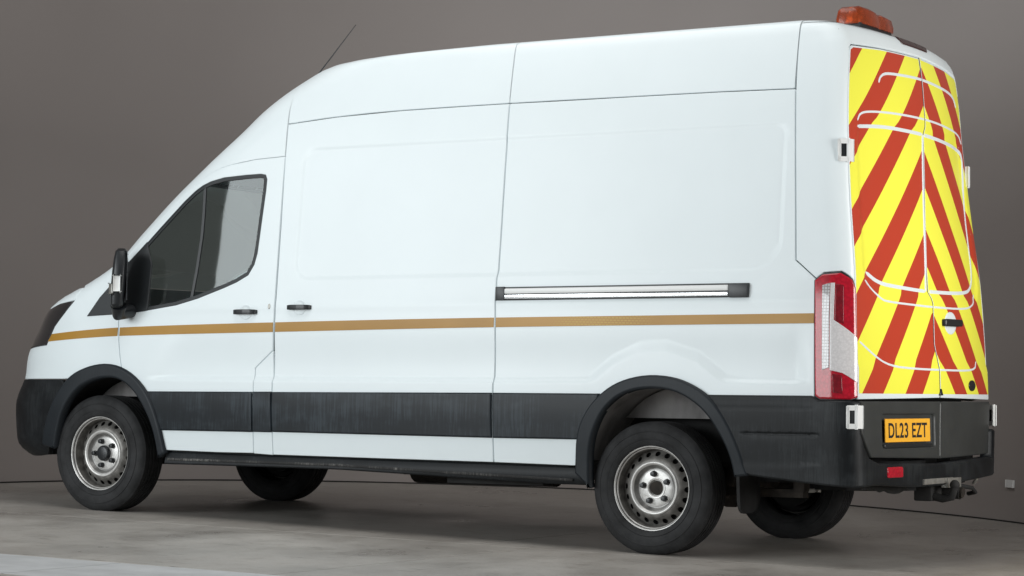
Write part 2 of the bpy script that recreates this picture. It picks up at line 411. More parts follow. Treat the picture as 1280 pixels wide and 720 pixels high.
# ------------------------------------------------------------------ the studio
FLOORM, nt, b = mat('concrete_floor')
n1 = noise(nt, 1.0, 8, (1.2, .8, 1), .62); n2 = noise(nt, 6.5, 8, (1.1, .9, 1), .72); n3 = noise(nt, 55, 5)
r1 = ramp(nt, n1.outputs[0], [(.32, (.30, .280, .256)), (.5, (.385, .363, .333)), (.68, (.45, .427, .395))])
r2 = ramp(nt, n2.outputs[0], [(.30, (.55, .52, .50)), (.42, (.90, .88, .86)), (.52, (1, 1, 1)), (.72, (1.05, 1.03, 1.0))])
m1 = N(nt, 'ShaderNodeMix', data_type='RGBA', blend_type='MULTIPLY'); m1.inputs['Factor'].default_value = .62
L(nt, r1.outputs[0], m1.inputs[6]); L(nt, r2.outputs[0], m1.inputs[7])
r3 = ramp(nt, n3.outputs[0], [(.3, (.88, .88, .88)), (.7, (1.06, 1.06, 1.06))])
m2 = N(nt, 'ShaderNodeMix', data_type='RGBA', blend_type='MULTIPLY'); m2.inputs['Factor'].default_value = 1
L(nt, m1.outputs[2], m2.inputs[6]); L(nt, r3.outputs[0], m2.inputs[7]); n4 = noise(nt, 9, 3, (.55, 2.6, 1), .6); n5 = noise(nt, 2.1, 2)
r4 = ramp(nt, n4.outputs[0], [(.60, (1, 1, 1)), (.68, (.42, .40, .38))]); r5 = ramp(nt, n5.outputs[0], [(.45, (0, 0, 0)), (.6, (1, 1, 1))])
m3 = N(nt, 'ShaderNodeMix', data_type='RGBA', blend_type='MULTIPLY'); L(nt, r5.outputs[0], m3.inputs['Factor']); L(nt, m2.outputs[2], m3.inputs[6]); L(nt, r4.outputs[0], m3.inputs[7])
L(nt, m3.outputs[2], b.inputs['Base Color'])
rr = ramp(nt, n1.outputs[0], [(.35, (.26,)*3), (.65, (.5,)*3)]); L(nt, rr.outputs[0], b.inputs['Roughness'])
bump(nt, b, n3.outputs[0], .15, .004)
STRIPM = simple('painted_channel_cover', (.50, .51, .515), .5, nscale=5, namt=.12, bmp=.03)
WALLM, nt, b = mat('backdrop_paint')
n1 = noise(nt, .5, 3); n2 = noise(nt, 40, 4)
r1 = ramp(nt, n1.outputs[0], [(.3, (.335, .30, .284)), (.7, (.365, .328, .312))]); L(nt, r1.outputs[0], b.inputs['Base Color'])
b.inputs['Roughness'].default_value = .75; bump(nt, b, n2.outputs[0], .08, .004)
JOINT = simple('joint_dirt', (.02, .019, .018), .9)

fl = make('floor', [(-16, -16, -.012), (20, -16, -.012), (20, 20, -.012), (-16, 20, -.012)], [(0, 1, 2, 3)], JOINT, body=False, smooth=False, kind='structure')
JD = (1, .118)                                # direction of the long joints
def jl(x, c): return c+JD[1]*x
bands = [(-5.4, 1.2, FLOORM), (1.2, 3.366, FLOORM), (3.366, 4.16, STRIPM), (4.16, 7.6, FLOORM), (7.6, 14, FLOORM)]
def slabs(y0, y1, m, cuts):
    g = .005
    for a, b_ in zip(cuts, cuts[1:]):
        q = [(x+(0 if yy == 0 else -.25*(yy-2.0)*0), yy) for x, yy in ()]
        c = [(a+g, jl(a, y0)+g), (b_-g, jl(b_, y0)+g), (b_-g, jl(b_, y1)-g), (a+g, jl(a, y1)-g)]
        v = [(x, y, -.011) for x, y in c]+[(x, y, -.0015) for x, y in c]
        c2 = inset(c, .004); v += [(x, y, 0) for x, y in c2]
        f = [(8, 9, 10, 11)]+[(i, (i+1) % 4, 4+(i+1) % 4, 4+i) for i in range(4)]+[(4+i, 4+(i+1) % 4, 8+(i+1) % 4, 8+i) for i in range(4)]
        make('floor_slab', v, f, m, fl, body=False, smooth=False)
slabs(-6, 1.07, FLOORM, [-12, -5, .97, 7.0, 13])
slabs(1.07, 3.366, FLOORM, [-12, -6.1, .62, 7.3, 13])
slabs(3.366, 4.165, STRIPM, [-12, -7.1, -4.3, -1.5, 1.42, 4.25, 7.1, 13])
slabs(4.165, 8.2, FLOORM, [-12, -4.5, 2.5, 9.5, 13])
slabs(8.2, 14, FLOORM, [-12, -4.5, 2.5, 9.5, 13])

wc, wr = (1.94, -.23), 4.066
wall_line = [(wc[0]+wr*math.cos(R(a)), wc[1]+wr*math.sin(R(a))) for a in np.linspace(28, -128, 90)]
t_ = unit((wall_line[-1][0]-wall_line[-2][0], wall_line[-1][1]-wall_line[-2][1])); e_ = wall_line[-1]
wall_line += [(e_[0]+t_[0]*k, e_[1]+t_[1]*k) for k in (.2, .5, 1, 2, 3.5, 5.2)]
sheet('backdrop_wall', [[(x, y, z) for x, y in wall_line] for z in (-.01, .02, .3, 1, 2, 3.2, 4.6, 6.5)], WALLM, body=False, kind='structure')
def wall_in(d):
    o = []
    for i, (x, y) in enumerate(wall_line):
        a, b_ = wall_line[max(0, i-1)], wall_line[min(len(wall_line)-1, i+1)]; q = unit((b_[0]-a[0], b_[1]-a[1])); o.append((x+q[1]*-d, y-q[0]*-d))
    return o
sheet('skirting_gap', [[(x, y, z) for x, y in wall_in(d)] for d, z in ((-.001, .010), (-.006, .010), (-.006, .0))], JOINT, body=False, kind='structure')

# ------------------------------------------------------------------ van surfaces
def ss(t): t = min(1, max(0, t)); return t*t*(3-2*t)
def rrect(x, z, x0, x1, z0, z1, r):
    cx, cz = (x0+x1)/2, (z0+z1)/2; qx = abs(x-cx)-(x1-x0)/2+r; qz = abs(z-cz)-(z1-z0)/2+r
    return math.hypot(max(qx, 0), max(qz, 0))+min(max(qx, qz), 0)-r
BL = [(.72, .905), (.36, .915), (.21, 1.03), (.05, 1.10), (-.10, 1.11), (-.29, 1.05), (-.45, .93), (-.58, .905), (-.80, .90)]
def bltop(x):
    if x >= BL[0][0] or x <= BL[-1][0]: return None
    for (x0, z0), (x1, z1) in zip(BL, BL[1:]):
        if x1 <= x <= x0: return z0+(z1-z0)*(x0-x)/(x0-x1)
def disp(x, z):
    d = 0
    if -1 < x < 2.45 and 1.4 < z < 2.35:
        r = .09 if x > 1 else (.16 if z < 1.75 else .06)
        d -= .005*ss(.5-rrect(x, z, -.74, 2.325, 1.492, 2.25, r)/.03)
    if z < 1.30 and -.96 < x < 3.55:          # the flank is hollowed above a ledge, but not over the wheel
        k = ss((1.26-z)/.30)*ss((z-.895)/.035)
        t = bltop(x); m = 1-ss((t+.03-z)/.075)*ss((x+.80)/.10)*ss((.72-x)/.10) if t is not None else 1
        f = ss((3.42-x-.6*(z-.9))/.22)*ss((x+.95)/.12)
        d -= .017*k*m*f
    if 1.05 < z < 1.42 and x < 3.6: d += .0025*math.exp(-((z-1.33)/.03)**2)
    return d
def S_side(x, z): return (x, W0(x, z)+disp(x, z), z)
def S_plain(x, z): return (x, W0(x, z), z)
S_side.fl = S_plain.fl = -1
def mirror(S):
    def f(u, v): p = S(u, v); return (p[0], -p[1], p[2])
    f.fl = -getattr(S, 'fl', 1); return f
def rdisp(p):
    y, z = abs(p[1]), p[2]; yl = prof(z)-CB-.085
    d = -.012*ss(.5-rrect(y, z, -2, yl, 1.385, 2.285, .12)/.05)
    d += .010*ss((1.04-z)/.06)
    return d
def S_rear(u, z):
    p = rearP(u, z); return (p[0]-rdisp(p), p[1], p[2])
def u_mid(z): return -.9-XE(z)-CA+LC+prof(z)-CB
def xlim(z, slope=2.2):
    b_, d = prof(z), depth(z); lo, hi = .01, .9999
    for _ in range(40):
        t = (lo+hi)/2
        s = (b_/d)*t**(NN-1)*(1-t**NN)**(1/NN-1)
        if s > slope: hi = t
        else: lo = t
    return nose(z)-d+d*lo

van = bpy.data.objects.new('panel_van', None); C.objects.link(van)
van['label'] = 'white high-roof panel van with red and yellow chevrons on its rear doors'; van['category'] = 'van'

G = .0035
seam_roof = pch([(-.79, 2.431), (-.344, 2.439), (.13, 2.4427), (.951, 2.4485), (1.25, 2.449), (1.68, 2.447), (2.125, 2.433), (2.47, 2.408)])
DOOR = [(2.4645, 2.2184), (2.464, 2.0046), (2.4615, 1.5806), (2.458, 1.2535), (2.4528, .9285), (2.4497, .4707), (2.8636, .4765), (3.254, .482), (3.30, .60), (3.345, .6859), (3.42, .79),
        (3.4775, .8761), (3.5808, .9526), (3.6071, 1.0686), (3.622, 1.18), (3.6313, 1.3015), (3.637, 1.40), (3.640, 1.55), (3.6235, 1.6545), (3.4501, 1.8165), (3.2635, 1.9762), (3.17, 2.048), (3.0909, 2.0975),
        (3.0091, 2.1422), (2.93, 2.169), (2.8534, 2.1862), (2.6776, 2.2085)]
FUEL = [(2.462, 1.077), (2.588, .9745), (2.5845, .7885), (2.588, .4771), (2.4497, .4707), (2.4528, .9285)]
WIN = [(2.9048, 2.108), (2.7467, 2.1165), (2.635, 2.119), (2.597, 2.112), (2.584, 2.085), (2.585, 2.02), (2.6006, 1.8194), (2.6134, 1.6463), (2.63, 1.58), (2.6692, 1.518), (2.75, 1.478), (2.8394, 1.4457),
       (3.0309, 1.385), (3.1904, 1.3467), (3.4329, 1.3141), (3.50, 1.308), (3.53, 1.45), (3.53, 1.63), (3.5091, 1.6847), (3.3701, 1.8175), (3.1985, 1.9741), (3.12, 2.035), (3.0651, 2.066), (3.0051, 2.0877)]
rowpts = []
def add_rows(line, offs, stepp=.02):
    l = resample(line, stepp, False)
    for i in range(len(l)):
        a, b_ = l[max(0, i-1)], l[min(len(l)-1, i+1)]; t = unit((b_[0]-a[0], b_[1]-a[1]))
        for o_ in offs: rowpts.append((l[i][0]-t[1]*o_, l[i][1]+t[0]*o_))
rc = roundpoly([(-.74, 1.492), (2.325, 1.492), (2.325, 2.25), (-.74, 2.25)], .12, 6)
add_rows(rc+[rc[0]], (-.016, -.008, .001, .008, .016))
add_rows([(-.95, .912), (3.4, .912)], (-.02, -.014, -.007, 0, .007, .014, .02, .03))
add_rows(BL, (-.06, -.045, -.03, -.015, 0, .015, .03, .045, .06))
add_rows([(-.93, 1.33), (3.5, 1.33)], (-.05, -.03, -.015, 0, .015, .03, .05))
# holes for the door are the glass and, on the flap side, the flap itself
door_out = [p for p in DOOR if p not in ((2.458, 1.2535), (2.4528, .9285), (2.4497, .4707))]
i0 = door_out.index((2.4615, 1.5806))
door_out[i0+1:i0+1] = [(2.459, 1.2535), (2.462, 1.077), (2.588, .9745), (2.5845, .7885), (2.588, .4771)]
front_door = panel('front_door', S_side, door_out, PAINT, van, gap=G, holes=[WIN], rows=rowpts, grid=.035)
flap = panel('fuel_flap', S_side, FUEL, PAINT, van, gap=.0015, grid=.03, rows=rowpts)
SLD = [(2.459, 1.8154), (2.455, 1.3466), (2.4545, 1.1605), (2.4509, .8822), (2.4497, .4707), (1.7, .4655), (.952, .4615), (.9524, .8913), (.9511, 1.1101), (.953, 1.2418), (.957, 1.34), (.958, 1.47), (.952, 1.52), (.951, 1.7278), (.951, 2.129), (.951, 2.4485),
       (1.25, 2.449), (1.68, 2.447), (2.125, 2.433), (2.466, 2.4081), (2.4655, 2.1937)]
sliding_door = panel('sliding_door', S_side, SLD, PAINT, van, gap=G, rows=rowpts, grid=.035)
ARCHR_O = [(.4300, .42), (.4281, .4757), (.4153, .6382), (.3548, .7584), (.2663, .8485), (.1568, .9128), (-.0028, .9473), (-.1606, .9371), (-.2857, .8903), (-.3811, .8289), (-.4598, .7307), (-.5258, .6084), (-.5883, .4313)]
ARCHR_I = [(.3400, .3416), (.3472, .3839), (.3424, .5432), (.3098, .657), (.2455, .7682), (.138, .8496), (-.0045, .878), (-.1463, .8685), (-.2517, .8277), (-.3572, .7513), (-.4398, .6357), (-.4896, .5296), (-.5111, .4232)]
ARCHF_O = [(4.2205, .5), (4.1974, .5911), (4.1396, .7247), (4.0537, .848), (3.9563, .9366), (3.7987, .9906), (3.6418, 1.0005), (3.4822, .9383), (3.3535, .8194), (3.2794, .6629), (3.2323, .4687)]
ARCHF_I = [(4.105, .48), (4.0789, .5784), (4.0263, .7162), (3.937, .8293), (3.8435, .8835), (3.7123, .9181), (3.574, .9091), (3.4588, .8329), (3.364, .7095), (3.3121, .591), (3.285, .4391)]
def mid(a, b_, t=.5):
    A, B = resample_n(a, 40), resample_n(b_, 40); return [(p[0]*(1-t)+q[0]*t, p[1]*(1-t)+q[1]*t) for p, q in zip(A, B)]
def resample_n(line, n):
    s = [0]
    for a, b_ in zip(line, line[1:]): s.append(s[-1]+math.dist(a, b_))
    out = []
    for k in range(n):
        t = s[-1]*k/(n-1); i = min(bisect.bisect_right(s, t)-1, len(line)-2); f = (t-s[i])/max(1e-9, s[i+1]-s[i])
        out.append((line[i][0]+(line[i+1][0]-line[i][0])*f, line[i][1]+(line[i+1][1]-line[i][1])*f))
    return out
ARCHR_O, ARCHR_I, ARCHF_O, ARCHF_I = [smoothpoly(a, 2, False) for a in (ARCHR_O, ARCHR_I, ARCHF_O, ARCHF_I)]
am = [p for p in mid(ARCHR_O, ARCHR_I, .5)]
QTR = [(.952, .4615), (.9524, .8913), (.9511, 1.1101), (.953, 1.2418), (.957, 1.34), (.958, 1.47), (.952, 1.52), (.951, 1.7278), (.951, 2.129), (.951, 2.4485), (.63, 2.4455), (.13, 2.4427), (-.344, 2.439), (-.78, 2.431), (-.829, 1.5356), (-.9453, 1.4391),
       (-.950, 1.2), (-.9575, .86), (-.9575, .83), (-.50, .83)]+[p for p in reversed(am) if p[1] > .454]+[(.45, .455)]
QTR = [p for p in QTR]
quarter = panel('quarter_panel', S_side, QTR, PAINT, van, gap=G, rows=rowpts, grid=.035)

# front wing, bonnet and lamp on the left front corner
amf = mid(ARCHF_O, ARCHF_I, .5)
WING = [(3.6313, 1.3015), (3.622, 1.18), (3.6071, 1.0686), (3.5808, .9526)]+[p for p in reversed(amf) if p[1] > .9019 and p[0] > 3.60]+[(4.06, .9019), (4.4617, .9013), (xlim(.9), .9013), (xlim(.95), .95), (xlim(1.0), 1.0), (xlim(1.05), 1.05), (xlim(1.09), 1.088), (4.4027, 1.1043), (4.2383, 1.1147),
       (4.1676, 1.2281), (4.075, 1.3074), (3.9952, 1.3869), (3.965, 1.470), (xlim(1.5), 1.5), (xlim(1.53), 1.53), (xlim(1.6), 1.6), (xlim(1.66), 1.66), (3.640, 1.6545), (3.640, 1.55), (3.637, 1.40)]
wing = panel('front_wing', S_plain, WING, PAINT, van, gap=.003, grid=.03)
BON = [(3.998, 1.3875), (3.965, 1.470), (xlim(1.47), 1.47), (xlim(1.42), 1.42), (xlim(1.38), 1.38), (xlim(1.35), 1.35), (4.2878, 1.3389), (4.1382, 1.3721)]
bonnet = panel('bonnet', S_plain, BON, PAINT, van, gap=.002, grid=.03)
HL = [(3.9952, 1.3869), (4.075, 1.3074), (4.1676, 1.2281), (4.2383, 1.1147), (4.4027, 1.1043), (xlim(1.09), 1.09), (xlim(1.15), 1.15), (xlim(1.2), 1.2), (xlim(1.26), 1.26), (xlim(1.32), 1.32), (4.2878, 1.3389), (4.1382, 1.3721)]
headlamp = panel('headlamp', S_plain, HL, HEADL, van, gap=.002, off=.002, grid=.03)
BF = [(4.47, .9013), (4.06, .9019)]+[p for p in amf if p[0] > 3.98 and p[1] < .88][::-1]+[(4.16, .44), (4.32, .425), (4.47, .42), (xlim(.42), .42), (xlim(.5), .5), (xlim(.6), .6), (xlim(.7), .7), (xlim(.8), .8), (xlim(.88), .897)]
fb = panel('front_bumper', S_plain, BF, BUMP, van, gap=.002, off=.004, grid=.03)
# the rest of the nose, across to the other side
def nose_rows(z0, z1, n=12):
    rows = []
    for z in np.linspace(z0, z1, n):
        d = depth(z); x0 = nose(z)-d; t0 = (xlim(z)-.01-x0)/d; a0 = math.asin(min(1, t0**(NN/2)))
        a = np.linspace(a0, math.pi-a0, 30); r_ = []
        for q in a: r_.append((x0+d*max(0, math.sin(q))**(2/NN), prof(z)*(1 if q < math.pi/2 else -1)*abs(math.cos(q))**(2/NN), z))
        rows.append(r_)
    return rows
for nm, z0, z1, m in (('bumper_face', .42, .90, BUMP), ('nose_panel', .905, 1.10, PAINT), ('grille', 1.105, 1.325, SATIN), ('bonnet_top', 1.33, 1.50, PAINT), ('windscreen', 1.505, 2.14, GLASS)):
    sheet(nm, nose_rows(z0, z1), m, van)
# cab roof and windscreen pillar
seamd = [(3.640, 1.60), (3.6235, 1.6545), (3.45, 1.8165), (3.2635, 1.9762), (3.17, 2.048), (3.0909, 2.0975), (3.0091, 2.1422), (2.93, 2.169), (2.8534, 2.1862), (2.6776, 2.2085), (2.4645, 2.2184), (2.466, 2.30), (2.466, 2.408), (2.463, 2.52), (2.463, 2.63), (2.463, 2.70), (2.463, 2.74), (2.463, 2.76), (2.463, 2.772)]
seamd = resample_n(seamd[:11], 34)+resample_n(seamd[10:], 22)[1:]
def contour(z, x1, x2, n, full=False):
    """points along the plan contour at height z from x1 forwards to x2 (or the centre line, or on across it)"""
    d = depth(z); x0 = nose(z)-d; pts = []
    if x1 < x0: pts += [(x, prof(z)) for x in np.linspace(x1, min(x0, x2), 12)][:-1]
    a0 = math.asin(max(0, min(1, (x1-x0)/d))**(NN/2)) if x1 > x0 else 0
    if x2 > x0 or x1 > x0:
        for q in np.linspace(a0, math.pi/2, 60):
            x = x0+d*math.sin(q)**(2/NN); y = prof(z)*math.cos(q)**(2/NN) if q < math.pi/2-1e-9 else 0
            if x > x2:
                pts.append((x2, W0(x2, z))); break
            pts.append((x, y))
    else: pts.append((x2, prof(z)))
    return [(p[0], p[1], z) for p in resample_n(pts, n)]
rows = []
for x, z in seamd:
    c_ = contour(z, min(x+G, nose(z)-.001), 9, 26)
    if z < 2.14:
        k = contour(z, min(x+G, nose(z)-.001), xlim(z), 26)
        c_ = k
    rows.append(c_)
isplit = max(i for i, q in enumerate(seamd) if q[1] < 2.14)
sheet('windscreen_pillar', rows[:isplit+1], PAINT, van, flange=.02, flip=True)
rows2 = []
for x, z in seamd[isplit:]:
    c_ = contour(z, min(x+G, nose(z)-.001), 9, 30)
    rows2.append(c_+[(p[0], -p[1], p[2]) for p in reversed(c_[:-1])])
sheet('cab_roof', rows2, PAINT, van, flange=.02, flip=True)
# side roof panels and the roof skin
def roof_piece(name, x1, x2, ncol):
    rows = []
    ts = list(np.linspace(0, .9, 20))+[.93, .95, .965, .98, .99, 1]
    for t in ts:
        zg = 2.44+.36*t; e = min(x2, nose(zg)-1e-4)
        c_ = contour(zg, x1, e if e < nose(zg)-.01 else 9, ncol)
        rows.append([(p[0], W0(p[0], z), z) if e >= x2 and t < .9 else (p[0], p[1], z) for p in c_ for z in [seam_roof(p[0])+G+(2.80-seam_roof(p[0])-G)*t]])
    last = rows[-1]
    for k in (.96, .85, .65, .4, .15, 0, -.15, -.4, -.65, -.85, -1):
        rows.append([(p[0], p[1]*k, 2.80+.042*(1-k*k)) for p in last])
    sheet(name, rows, PAINT, van, flange=.02, flip=True)
roof_piece('roof_panel', -.776+G, .951-G, 40)
roof_piece('roof_panel', .951+G, 2.463-G, 44)
# rear corner post and header above the doors
HDR = [(-.125, 2.60), (-.1205, 2.431), (-.071, 1.5356), (.0455, 1.438), (.088, 1.468), (.168, 1.474), (.234, 1.434), (.252, 1.41), (.2535, 1.44), (.228, 1.64), (.2035, 1.84), (.186, 2.05), (.1745, 2.257), (.165, 2.50), (.163, 2.635), (.185, 2.664), (.4666, 2.6785), (.9523, 2.690)]
def far(u, z): return 2*u_mid(z)-u
HDR += [(1.40, 2.6785), (far(.185, 2.664), 2.664), (far(.163, 2.635), 2.635), (far(.165, 2.55), 2.55), (far(.13, 2.55), 2.55), (far(.0, 2.66), 2.66), (far(-.05, 2.72), 2.72), (far(-.05, 2.785), 2.785), (-.124, 2.785), (-.125, 2.70)]
def S_corner(u, z): return rearP(u, z)
corner = panel('corner_post', S_corner, HDR, PAINT, van, gap=.003, grid=.03)
rows = []
cu = np.linspace(-.121, far(-.05, 2.782), 60)
base = [rearP(u, 2.783) for u in cu]
for k in np.linspace(0, 1, 12):
    rows.append([(p[0]*(1-k)+(-.774)*k, p[1]*(1-.06*k), 2.783+(2.80+.042*max(0, 1-(p[1]/.79)**2)-2.783)*math.sin(k*math.pi/2)) for p in base])
sheet('rear_roof', rows, PAINT, van)
# right flank (away from the camera): one plain skin with its rear corner
RS = [(-.93, .46), (3.3, .46), (3.36, .75), (3.6, .98), (3.9, .98), (4.1, .9), (4.5, .9), (xlim(1.1), 1.1), (xlim(1.3), 1.3), (xlim(1.5), 1.5), (xlim(1.7), 1.7), (xlim(2.0), 2.0), (xlim(2.2), 2.2), (2.5, 2.44), (-.776, 2.43), (-.83, 1.536), (-.945, 1.44)]
archcut = [(-.5, .46), (-.42, .73), (-.2, .9), (.15, .9), (.34, .7), (.36, .46)]
RS = archcut+RS[1:]+[(-.95, .46)]
RWIN = [(p[0], p[1]) for p in WIN]
panel('right_flank', mirror(S_plain), RS, PAINT, van, grid=.06, holes=[RWIN], step=.04)
panel('window_glass', mirror(S_plain), WIN, GLASS, van, off=-.008, grid=.08)
RC = [(-.125, 2.60), (-.1205, 2.431), (-.071, 1.5356), (.0455, 1.438), (.06, .83), (.2847, .83), (.2535, 1.44), (.2035, 1.84), (.1745, 2.257), (.165, 2.50), (.13, 2.55), (.0, 2.66), (-.05, 2.72), (-.125, 2.74)]
panel('corner_post', mirror(S_corner), RC, PAINT, van, grid=.04)

# added dark inner shell: blocks light so the panel seams read dark
def shell(name, x0, x1, z0, z1, nx, nz, s_, inset_=.034, m=CAVITY):
    sheet(name, [[(x, s_*(W0(x, z)-inset_), z) for x in np.linspace(x0, x1, nx)] for z in np.linspace(z0, z1, nz)], m, van, flip=(s_ > 0))
for s_ in (1, -1):
    shell('light_block_shell', -.98, 2.42, .93, 2.74, 30, 24, s_)
    shell('light_block_shell', .50, 2.42, .45, .93, 12, 6, s_)
    shell('light_block_shell', -.98, -.62, .45, .93, 6, 6, s_)
    shell('light_block_shell', 2.42, 3.22, .45, 1.22, 10, 8, s_)
    shell('light_block_shell', 3.22, 3.62, 1.02, 1.24, 8, 4, s_)
    shell('light_block_shell', 4.25, 4.55, .5, .88, 8, 4, s_, .05)
sheet('light_block_shell', [[(XE(z)+.16, y*(prof(z)-.05), z) for y in np.linspace(-1, 1, 20)] for z in np.linspace(.45, 2.72, 20)], CAVITY, van)
def flat(name, pts, m, parent=van): return make(name, pts, [tuple(range(len(pts)))], m, parent, smooth=False)
flat('bulkhead', [(2.43, -.93, .5), (2.43, .93, .5), (2.43, .93, 1.6), (2.43, .80, 2.6), (2.43, -.80, 2.6), (2.43, -.93, 1.6)], BULK)
flat('cab_floor', [(2.4, -.97, .62), (4.3, -.8, .62), (4.3, .8, .62), (2.4, .97, .62)], CABIN)
flat('headlining', [(2.44, -.8, 2.20), (3.1, -.72, 2.18), (3.1, .72, 2.18), (2.44, .8, 2.20)], BULK)
# dashboard, wheel and seats seen through the side glass
dash = bmesh.new()
secs = [(3.50, 1.02), (3.52, 1.22), (3.60, 1.30), (3.72, 1.345), (3.95, 1.36), (4.05, 1.30), (4.05, 1.0)]
cols = [[dash.verts.new((x+.05*(1-(y/.9)**2), y, z)) for x, z in secs] for y in np.linspace(-.86, .86, 14)]
for a, b_ in zip(cols, cols[1:]):
    for i in range(len(secs)-1): dash.faces.new((a[i], a[i+1], b_[i+1], b_[i]))
bmesh_obj('dashboard', dash, CABIN, van)
def ring_pts(c, r, tilt, n=28):
    return [(c[0]+r*math.sin(a)*math.sin(tilt), c[1]+r*math.cos(a), c[2]+r*math.sin(a)*math.cos(tilt)) for a in np.linspace(0, 2*math.pi, n+1)]
tube('steering_wheel', ring_pts((3.36, -.42, 1.28), .19, R(28)), .014, SATIN, van)
def seat(y, w):
    bm = bmesh.new(); bbox(bm, (2.92, y, 1.0), (.5, w, .16)); bbox(bm, (2.66, y, 1.36), (.13, w, .66), Matrix.Rotation(R(-8), 3, 'Y'))
    s = bmesh_obj('seat', bm, SEATM, van, bevel=.03)
    for yy in ([y] if w < .6 else [y-.22, y+.22]): box('headrest', (2.60, yy, 1.80), (.10, .26, .17), SEATM, s, bevel=.035)
seat(-.42, .5); seat(.33, .86)
panel('window_glass', S_plain, WIN, GLASS, van, off=-.007, grid=.05, thick=.003, bev=.002)
# black rubber round the glass, the sail panel ahead of it and the bar that splits it
WI = inset(resample(WIN if areasign(WIN) > 0 else WIN[::-1], .03), .024)
panel('window_seal', S_plain, WIN, SAILM, front_door, off=-.001, holes=[WI], grid=.2, bev=.003, thick=.012)
SAIL = [(3.8769, 1.287), (3.786, 1.4007), (3.7001, 1.4828), (3.6048, 1.5987), (3.5091, 1.6847), (3.455, 1.734), (3.40, 1.60), (3.405, 1.319), (3.4329, 1.3135), (3.606, 1.2985)]
sail = panel('sail_panel', S_plain, SAIL, SAILM, van, off=.006, grid=.05, thick=.012)
def ribbon(line, w): 
    l = resample_n(line, 16); return [(p[0]-w/2, p[1]) for p in l]+[(p[0]+w/2, p[1]) for p in reversed(l)]
panel('window_divider', S_plain, ribbon([(3.046, 2.062), (3.041, 1.9), (3.041, 1.7695), (3.058, 1.57), (3.0842, 1.375)], .020), SATIN, front_door, off=-.004, grid=.2, bev=.002, thick=.01)

# ---- cladding, sills, stripe
def clad(name, x0, x1, z0, z1, parent, m=CLAD, off=.013):
    P = [(x0, z0), (x1, z0), (x1, z1), (x0, z1)]
    panel(name, S_side, P, m, parent, off=off, grid=.05, gap=.003, bev=.010, bevd=.006, thick=.016)
CLZ = lambda x: .6
panel('cladding', S_side, [(2.588, .601), (3.31, .601), (3.352, .70), (3.405, .79), (3.435, .835), (2.588, .838)], CLAD, front_door, off=.013, grid=.05, gap=.002, bev=.010, bevd=.006, thick=.016)
panel('cladding', S_side, [(2.4495, .602), (2.588, .602), (2.5845, .7885), (2.585, .839), (2.4515, .840)], CLAD, flap, off=.013, grid=.05, gap=.002, bev=.008, bevd=.006, thick=.016)
panel('cladding', S_side, [(.9524, .594), (2.4495, .602), (2.4515, .840), (.9524, .8476)], CLAD, sliding_door, off=.013, grid=.05, gap=.004, bev=.010, bevd=.006, thick=.016)
panel('cladding', S_side, [(.38, .595), (.9524, .594), (.9524, .8476), (.275, .8485)], CLAD, quarter, off=.013, grid=.05, gap=.004, bev=.010, bevd=.006, thick=.016)
STT = pch([(-.9441, 1.2617), (.056, 1.2582), (.9636, 1.2551), (2.4712, 1.2396), (3.6242, 1.2164), (4.23, 1.178)])
STB = pch([(-.9441, 1.2108), (.056, 1.2073), (.9607, 1.2023), (2.4675, 1.1838), (3.6203, 1.1655), (4.23, 1.134)])
def stripe(x0, x1, parent, x1b=None):
    xs = np.linspace(x0, x1, 12); xb = np.linspace(x0, x1b or x1, 12)
    panel('belt_stripe', S_side, [(x, STB(x)) for x in xb]+[(x, STT(x)) for x in xs[::-1]], STRIPE, parent, off=.0022, grid=.05, bev=.001, bevd=.0005, thick=.0035)
stripe(2.4645, 3.612, front_door); stripe(.961, 2.447, sliding_door); stripe(-.943, .948, quarter); stripe(3.628, 4.185, wing, 4.222)
# arch trims
def arch(name, o_, i_, S=S_plain, off=.030):
    panel(name, S, list(o_)+list(reversed(i_)), TRIM, van, off=off, thick=.065, grid=.04, bev=.014, bevd=.010, step=.025)
arch('arch_trim', ARCHR_O, ARCHR_I); arch('arch_trim', ARCHF_O, ARCHF_I)
arch('arch_trim', ARCHR_O, ARCHR_I, mirror(S_plain)); arch('arch_trim', ARCHF_O, ARCHF_I, mirror(S_plain))
# arch liners (half drums behind the openings)
def liner(cx, cz, rx, rz, s_, y1=.62, m=LINER):
    rows = []
    for y in np.linspace(y1, 1.0, 5):
        rows.append([(cx+rx*math.cos(a), s_*y, cz+rz*math.sin(a)) for a in np.linspace(R(8), R(172), 40)])
    sheet('arch_liner', rows, m, van, flip=s_ < 0)
    c_ = [(cx+rx*math.cos(a), s_*y1, cz+rz*math.sin(a)) for a in np.linspace(R(8), R(172), 30)]
    make('arch_liner_wall', c_, [tuple(range(len(c_)))], DARK, van, smooth=False)
for s_ in (1, -1):
    liner(-.06, .42, .44, .47, s_); liner(3.70, .36, .47, .56, s_, m=DARK)
    c_ = [(-.06+.43*math.cos(a), s_*.735, max(.715, .42+.46*math.sin(a))) for a in np.linspace(R(38), R(142), 24)]
    make('wheelhouse', c_, [tuple(range(len(c_)))], LINER, van, smooth=False)
    c_ = [(3.70+.45*math.cos(a), s_*.735, max(.80, .36+.55*math.sin(a))) for a in np.linspace(R(50), R(130), 24)]
    make('wheelhouse', c_, [tuple(range(len(c_)))], LINER, van, smooth=False)
